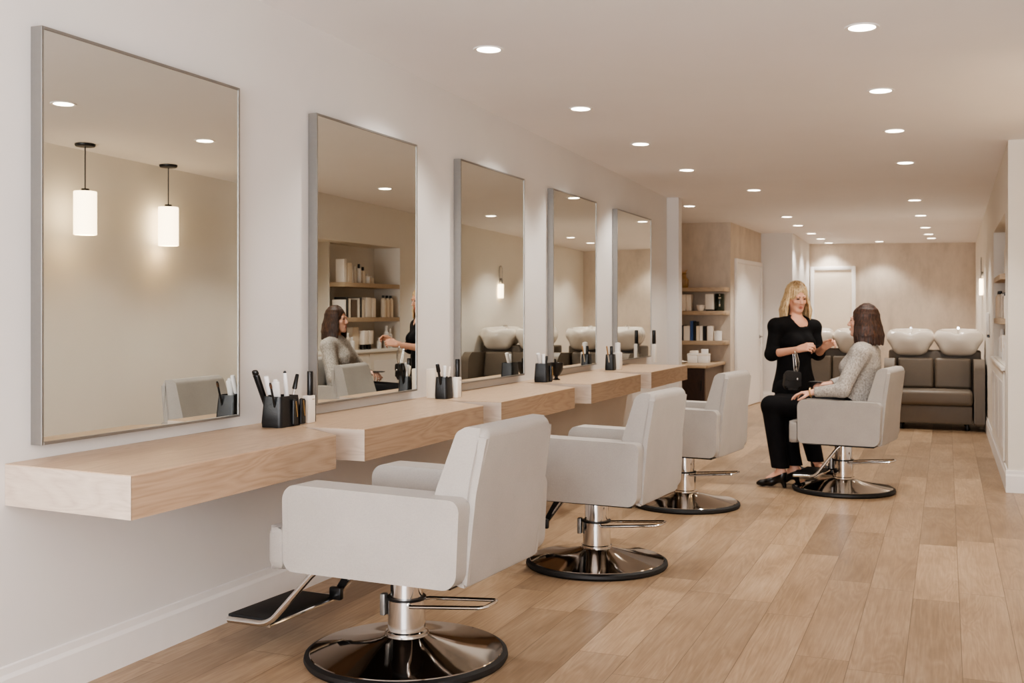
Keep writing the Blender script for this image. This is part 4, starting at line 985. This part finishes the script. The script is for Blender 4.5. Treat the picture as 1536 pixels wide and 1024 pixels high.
# ---- the standing stylist
def woman():
    T = 8.85
    fdir = (RT * 0.42 - FW * 0.89).normalized(); up = V((0, 0, 1)); left = up.cross(fdir)
    J = dict(pel=P(1191, 576, T), chest=P(1191, 506, T), neck=P(1193, 482, T), rs=P(1164, 489, T - 0.09), ls=P(1220, 491, T + 0.09),
             re=P(1157.5, 531, T - 0.12), rw=P(1197, 524, T - 0.36), le=P(1227, 530, T + 0.02), lw=P(1236, 521, T - 0.20),
             rh=P(1181, 585, T - 0.06), lh=P(1203, 585, T + 0.06), rk=P(1182, 648, T - 0.08), lk=P(1213, 646, T + 0.08))
    ra = P(1190, 700, T - 0.02); la = P(1224, 697, T + 0.1); J['ra'] = V((ra.x, ra.y, 0.10)); J['la'] = V((la.x, la.y, 0.10))
    hc = P(1195, 446, T); hf = (RT * 0.20 - FW * 0.93 - up * 0.20).normalized()
    lo = [min(v[i] for v in J.values()) - 0.26 for i in range(3)]; hi = [max(v[i] for v in J.values()) + 0.26 for i in range(3)]
    lo[2] = -0.02; hi[2] = 1.75
    def torso(S, g):
        S.cone(J['neck'] - up * 0.05, J['chest'] - up * 0.04, 0.10 + g, 0.142 + g, 0.05, fdir, 0.66)
        S.cone(J['chest'] - up * 0.04, P(1191, 545, T), 0.142 + g, 0.118 + g, 0.05, fdir, 0.70)
        S.cone(P(1191, 545, T), J['pel'], 0.118 + g, 0.158 + g, 0.05, fdir, 0.72)
        for e in (1, -1): S.ell(J['chest'] + left * e * 0.062 + fdir * 0.075 - up * 0.045, (0.062 + g,) * 3, None, 0.04)
        S.cone(J['rs'], J['ls'], 0.046 + g, 0.046 + g, 0.06); S.cone(J['neck'] - up * 0.02, J['rs'], 0.05 + g, 0.04 + g, 0.05); S.cone(J['neck'] - up * 0.02, J['ls'], 0.05 + g, 0.04 + g, 0.05)
    B = SDF(lo, hi, 0.0055)
    torso(B, 0.0); B.cone(J['neck'] - up * 0.04, hc - up * 0.06 - hf * 0.02, 0.052, 0.047, 0.03)
    head(B, hc, hf, up)
    for s_, e_, w_ in (('rs', 're', 'rw'), ('ls', 'le', 'lw')):
        B.cone(J[s_], J[e_], 0.047, 0.038, 0.02); B.cone(J[e_], J[w_], 0.038, 0.0245, 0.015)
    hand(B, J['rw'], P(1213, 520, T - 0.42) - J['rw'], (RT * -0.1 - FW * 0.75 + up * 0.5), -1, 0.75)
    hand(B, J['lw'], P(1249, 512, T - 0.26) - J['lw'], (RT * 0.2 + up * 0.45 + FW * 0.75), 1, 0.65)
    for h_, k_, a_ in (('rh', 'rk', 'ra'), ('lh', 'lk', 'la')):
        B.cone(J[h_], J[k_], 0.085, 0.055, 0.03); B.cone(J[k_], J[a_], 0.052, 0.034, 0.02)
        B.cone(J[a_], J[a_] + fdir * 0.10 - up * 0.055, 0.034, 0.024, 0.02)
    body = B.mesh('person', M['skin'], None, 1)
    tag(body, 'standing blonde woman in black top and trousers talking with raised hands', 'person')
    S = SDF(lo, hi, 0.0065); torso(S, 0.014)
    S.cone(P(1191, 548, T), P(1192, 590, T), 0.128, 0.205, 0.05, fdir, 0.80)
    for s_, e_, w_ in (('rs', 're', 'rw'), ('ls', 'le', 'lw')):
        m = J[e_].lerp(J[w_], 0.36)
        S.cone(J[s_], J[e_], 0.054, 0.055, 0.025); S.cone(J[e_], m, 0.055, 0.047, 0.02)
    for w_, e_ in (('rw', 're'), ('lw', 'le')):
        m = J[e_].lerp(J[w_], 0.36); d = (J[w_] - J[e_]).normalized(); S.cone(m + d * 0.025, m + d * 0.12, 0.06, 0.06, 0.004, sub=True)
    S.clip(P(1192, 588, T), (0.0, 0.0, -1))
    # V neckline
    vb = P(1207, 499, T) + fdir * 0.16
    for e in (1, -1): S.cone(vb, J['neck'] + left * e * 0.050 + fdir * 0.04 + up * 0.015, 0.008, 0.036, 0.004, sub=True)
    S.cone(vb, J['neck'] + fdir * 0.06 + up * 0.02, 0.010, 0.050, 0.004, sub=True)
    S.cone(J['neck'] + up * 0.02, J['neck'] + up * 0.3, 0.064, 0.064, 0.004, sub=True)
    S.mesh('blouse', M['blackcloth'], body, 1)
    S = SDF(lo, hi, 0.0065)
    for h_, k_, a_ in (('rh', 'rk', 'ra'), ('lh', 'lk', 'la')):
        S.cone(J[h_] + up * 0.02, J[k_], 0.105, 0.078, 0.03); S.cone(J[k_], J[a_] + up * 0.01, 0.078, 0.066, 0.02)
    S.cone(J['pel'], J['pel'] - up * 0.06, 0.15, 0.14, 0.04, fdir, 0.75); S.clip((0, 0, 0.115), (0, 0, -1))
    S.mesh('trousers', M['blackcloth2'], body, 1)
    face_bits(body, hc, hf, up)
    hair(body, hc, hf, up, 'blonde', P(1190, 478, T).z, gap=1.22, flare=0.044, seed=3, n=120)
    for a_ in ('ra', 'la'):
        d = (fdir * 0.35 + RT * 0.9).normalized(); d.z = 0; h = V((J[a_].x, J[a_].y, 0)) - d.normalized() * 0.035; lace_shoe('shoe', body, h, d)
    # bag hanging from the forearm
    pb = P(1187.5, 568, T - 0.34); strap_top = J['re'].lerp(J['rw'], 0.86)
    bag = thing('handbag', 'small black handbag hanging from the standing woman by a chain strap', 'handbag', pb, 0)
    fx = RT; fy = -FW
    m = rotcols(fx, -fy, up).to_4x4()
    bm = new(); prism(bm, rpoly([(-0.068, -0.085), (0.072, -0.09), (0.066, 0.055), (-0.055, 0.068)], 0.03, 5), -0.03, 0.03, 'xz', 0.022, 4); bm.transform(m); obj('bag_body', bm, M['bag'], bag)
    bm = new(); prism(bm, rpoly([(-0.062, -0.01), (0.07, -0.015), (0.067, 0.058), (-0.056, 0.07)], 0.02, 4), -0.036, -0.030, 'xz', 0.002, 1); bm.transform(m); obj('flap', bm, M['bag'], bag)
    bm = new(); ellipsoid(bm, fx * 0.035 + fy * 0.04 + up * 0.0, (0.009, 0.009, 0.012)); obj('clasp', bm, M['chrome'], bag)
    tp = strap_top - pb
    for off in (-0.012, 0.012):
        pts = [fx * (0.035 + off) + up * 0.058 + fy * 0.012, fx * (0.045 + off * 0.6) + up * (tp.z * 0.55) + fy * 0.03, tp + fy * 0.034 + up * 0.0 + fx * off * 0.5, tp + up * 0.034 + fx * off * 0.5, tp - fy * 0.03 + fx * off * 0.5, fx * (0.035 + off) + up * 0.058 - fy * 0.012]
        bm = new(); tube(bm, rpath(pts, 0.03), 0.0032, 8); obj('chain_strap', bm, M['chrome'], bag)
woman()

# ---- the seated client, built in the chair's own frame
def client():
    ch = CH[3]; mat = Matrix.Translation(ch.location) @ Matrix.Rotation(ch.rotation_euler.z, 4, 'Z')
    W = lambda x, y, z: (mat @ V((x, -y, z)))      # y positive = her left... chair frame mirrored below
    W = lambda x, y, z: (mat @ V((x, y, z)))
    f = (mat.to_3x3() @ V((1, 0, 0))); lf = (mat.to_3x3() @ V((0, 1, 0))); up = V((0, 0, 1))
    J = dict(pel=W(-0.10, 0, 0.712), waist=W(-0.125, 0, 0.82), chest=W(-0.15, 0, 0.98), neck=W(-0.165, 0, 1.115),
             ls=W(-0.165, 0.165, 1.055), rs=W(-0.165, -0.165, 1.055), le=W(-0.06, 0.272, 0.785), lw=W(0.15, 0.284, 0.762),
             re=W(-0.0, -0.235, 0.83), rw=W(0.13, -0.12, 0.80), lh=W(-0.06, 0.095, 0.648), rh=W(-0.06, -0.095, 0.648),
             lk=W(0.525, 0.11, 0.632), rk=W(0.52, -0.10, 0.632), la=W(0.445, 0.115, 0.12), ra=W(0.40, -0.09, 0.12))
    hc = W(-0.145, 0.0, 1.292); hf = (RT * -0.90 + FW * 0.42 + up * 0.05).normalized()
    lo = [min(v[i] for v in J.values()) - 0.24 for i in range(3)]; hi = [max(v[i] for v in J.values()) + 0.24 for i in range(3)]; lo[2] = -0.02; hi[2] = 1.5
    def torso(S, g):
        S.cone(J['neck'] - up * 0.05, J['chest'], 0.095 + g, 0.142 + g, 0.05, f, 0.72)
        S.cone(J['chest'], J['waist'], 0.142 + g, 0.125 + g, 0.05, f, 0.78)
        S.cone(J['waist'], J['pel'], 0.125 + g, 0.150 + g, 0.05, f, 0.80)
        for e in (1, -1): S.ell(J['chest'] + lf * e * 0.065 + f * 0.085 - up * 0.04, (0.066 + g,) * 3, None, 0.04)
        S.cone(J['rs'], J['ls'], 0.055 + g, 0.055 + g, 0.06)
    B = SDF(lo, hi, 0.0055); torso(B, 0)
    B.cone(J['neck'] - up * 0.03, hc - up * 0.06 - hf * 0.02, 0.05, 0.046, 0.03); head(B, hc, hf, up)
    for s_, e_, w_ in (('rs', 're', 'rw'), ('ls', 'le', 'lw')):
        B.cone(J[s_], J[e_], 0.047, 0.038, 0.02); B.cone(J[e_], J[w_], 0.038, 0.0245, 0.015)
    hand(B, J['lw'], W(0.265, 0.286, 0.752) - J['lw'], up, -1, 0.30, 0.175, 0.5)
    hand(B, J['rw'], W(0.22, -0.06, 0.80) - J['rw'], up * 0.7 - f * 0.2, 1, 0.7)
    for h_, k_, a_ in (('rh', 'rk', 'ra'), ('lh', 'lk', 'la')):
        B.cone(J[h_], J[k_], 0.08, 0.056, 0.03); B.cone(J[k_], J[a_], 0.053, 0.034, 0.02); B.cone(J[a_], J[a_] + f * 0.10 - up * 0.06, 0.034, 0.024, 0.02)
    body = B.mesh('person', M['skin2'], None, 1)
    tag(body, 'seated woman with brown bob and grey knit sweater looking at the stylist', 'person')
    S = SDF(lo, hi, 0.0065); torso(S, 0.016)
    for s_, e_, w_ in (('rs', 're', 'rw'), ('ls', 'le', 'lw')):
        S.cone(J[s_], J[e_], 0.066, 0.056, 0.03); S.cone(J[e_], J[w_], 0.054, 0.036, 0.02)
        d = (J[w_] - J[e_]).normalized(); S.cone(J[w_] + d * 0.035, J[w_] + d * 0.12, 0.055, 0.06, 0.004, sub=True)
    S.cone(J['neck'] + up * 0.025, J['neck'] + up * 0.3, 0.06, 0.06, 0.004, sub=True); S.clip(W(0, 0, 0.60), (0, 0, -1))
    S.mesh('sweater', M['knit'], body, 1)
    S = SDF(lo, hi, 0.0065)
    for h_, k_, a_ in (('rh', 'rk', 'ra'), ('lh', 'lk', 'la')):
        S.cone(J[h_], J[k_], 0.094, 0.078, 0.03); S.cone(J[k_], J[a_], 0.076, 0.068, 0.02)
    S.cone(J['rh'], J['lh'], 0.095, 0.095, 0.03); S.clip((0, 0, 0.155), (0, 0, -1))
    S.mesh('trousers', M['blackcloth2'], body, 1)
    face_bits(body, hc, hf, up)
    hair(body, hc, hf, up, 'brunette', 1.125, gap=0.95, flare=0.032, seed=9, n=110)
    for a_ in ('ra', 'la'):
        h = V((J[a_].x, J[a_].y, 0)) - f * 0.035; lace_shoe('shoe', body, h, f)
    bm = new(); d = (J['lw'] - J['le']).normalized(); c = J['lw'] + d * 0.02; q = d.to_track_quat('Z', 'Y').to_matrix().to_4x4()
    tube(bm, [(0.034 * math.cos(k * PI / 10), 0.034 * math.sin(k * PI / 10), 0) for k in range(20)], 0.006, 8, True); bm.transform(Matrix.Translation(c) @ q); obj('bracelet', bm, M['gold'], body)
    pp = W(0.215, -0.075, 0.817)
    t = thing('phone', 'small black phone in the far hand of the seated woman', 'phone', pp, ch.rotation_euler.z)
    bm = new(); box(bm, -0.035, 0.065, -0.034, 0.034, -0.004, 0.004, 0.003, 2); obj('casing', bm, M['black'], t); bm = new(); box(bm, -0.032, 0.062, -0.031, 0.031, 0.0041, 0.0046); obj('screen', bm, M['shoe'], t)
client()

# ================================================================== ADDED DAYLIGHT FILLS, WORLD, CAMERA
ld = bpy.data.lights.new('front_window_fill', 'AREA'); ld.shape = 'RECTANGLE'; ld.size = 3.1; ld.size_y = 2.1; ld.energy = 290; ld.color = (0.95, 0.96, 1.0)  # fill added at the unseen front window, tilted up to brighten the ceiling
lo = bpy.data.objects.new('front_window_fill', ld); COL.objects.link(lo); lo.location = (2.1, Y0 + 0.03, 1.5); lo.rotation_euler = (PI / 2 + 0.75, 0, 0)
ld = bpy.data.lights.new('side_fill', 'AREA'); ld.shape = 'RECTANGLE'; ld.size = 4.6; ld.size_y = 2.0; ld.energy = 36; ld.color = (0.97, 0.97, 1.0)  # no window in this wall: lamp added to lift ceiling and mirror wall
lo = bpy.data.objects.new('side_fill', ld); COL.objects.link(lo); lo.location = (XN - 0.04, 0.2, 1.45); lo.rotation_euler = (PI / 2 + 0.9, 0, PI / 2)
w = bpy.data.worlds.new('World'); scene.world = w; w.use_nodes = True
bg = w.node_tree.nodes['Background']; bg.inputs[0].default_value = (0.75, 0.85, 1.0, 1); bg.inputs[1].default_value = 0.7
cd = bpy.data.cameras.new('Camera'); cd.sensor_width = 36; cd.lens = FPX / 1536 * 36; cd.shift_y = -(512 - HOR) / 1536
cd.clip_start = 0.05; cd.dof.use_dof = True; cd.dof.focus_distance = 4.6; cd.dof.aperture_fstop = 5.6
co = bpy.data.objects.new('Camera', cd); COL.objects.link(co); co.location = CAM
co.rotation_euler = (PI / 2, 0, TH); scene.camera = co
scene.view_settings.view_transform = 'AgX'; scene.view_settings.look = 'AgX - Medium High Contrast'; scene.view_settings.exposure = 0.74
cy = scene.cycles
cy.use_denoising = True; cy.max_bounces = 10; cy.diffuse_bounces = 8; cy.glossy_bounces = 6; cy.sample_clamp_indirect = 6.0
cy.caustics_reflective = False; cy.caustics_refractive = False
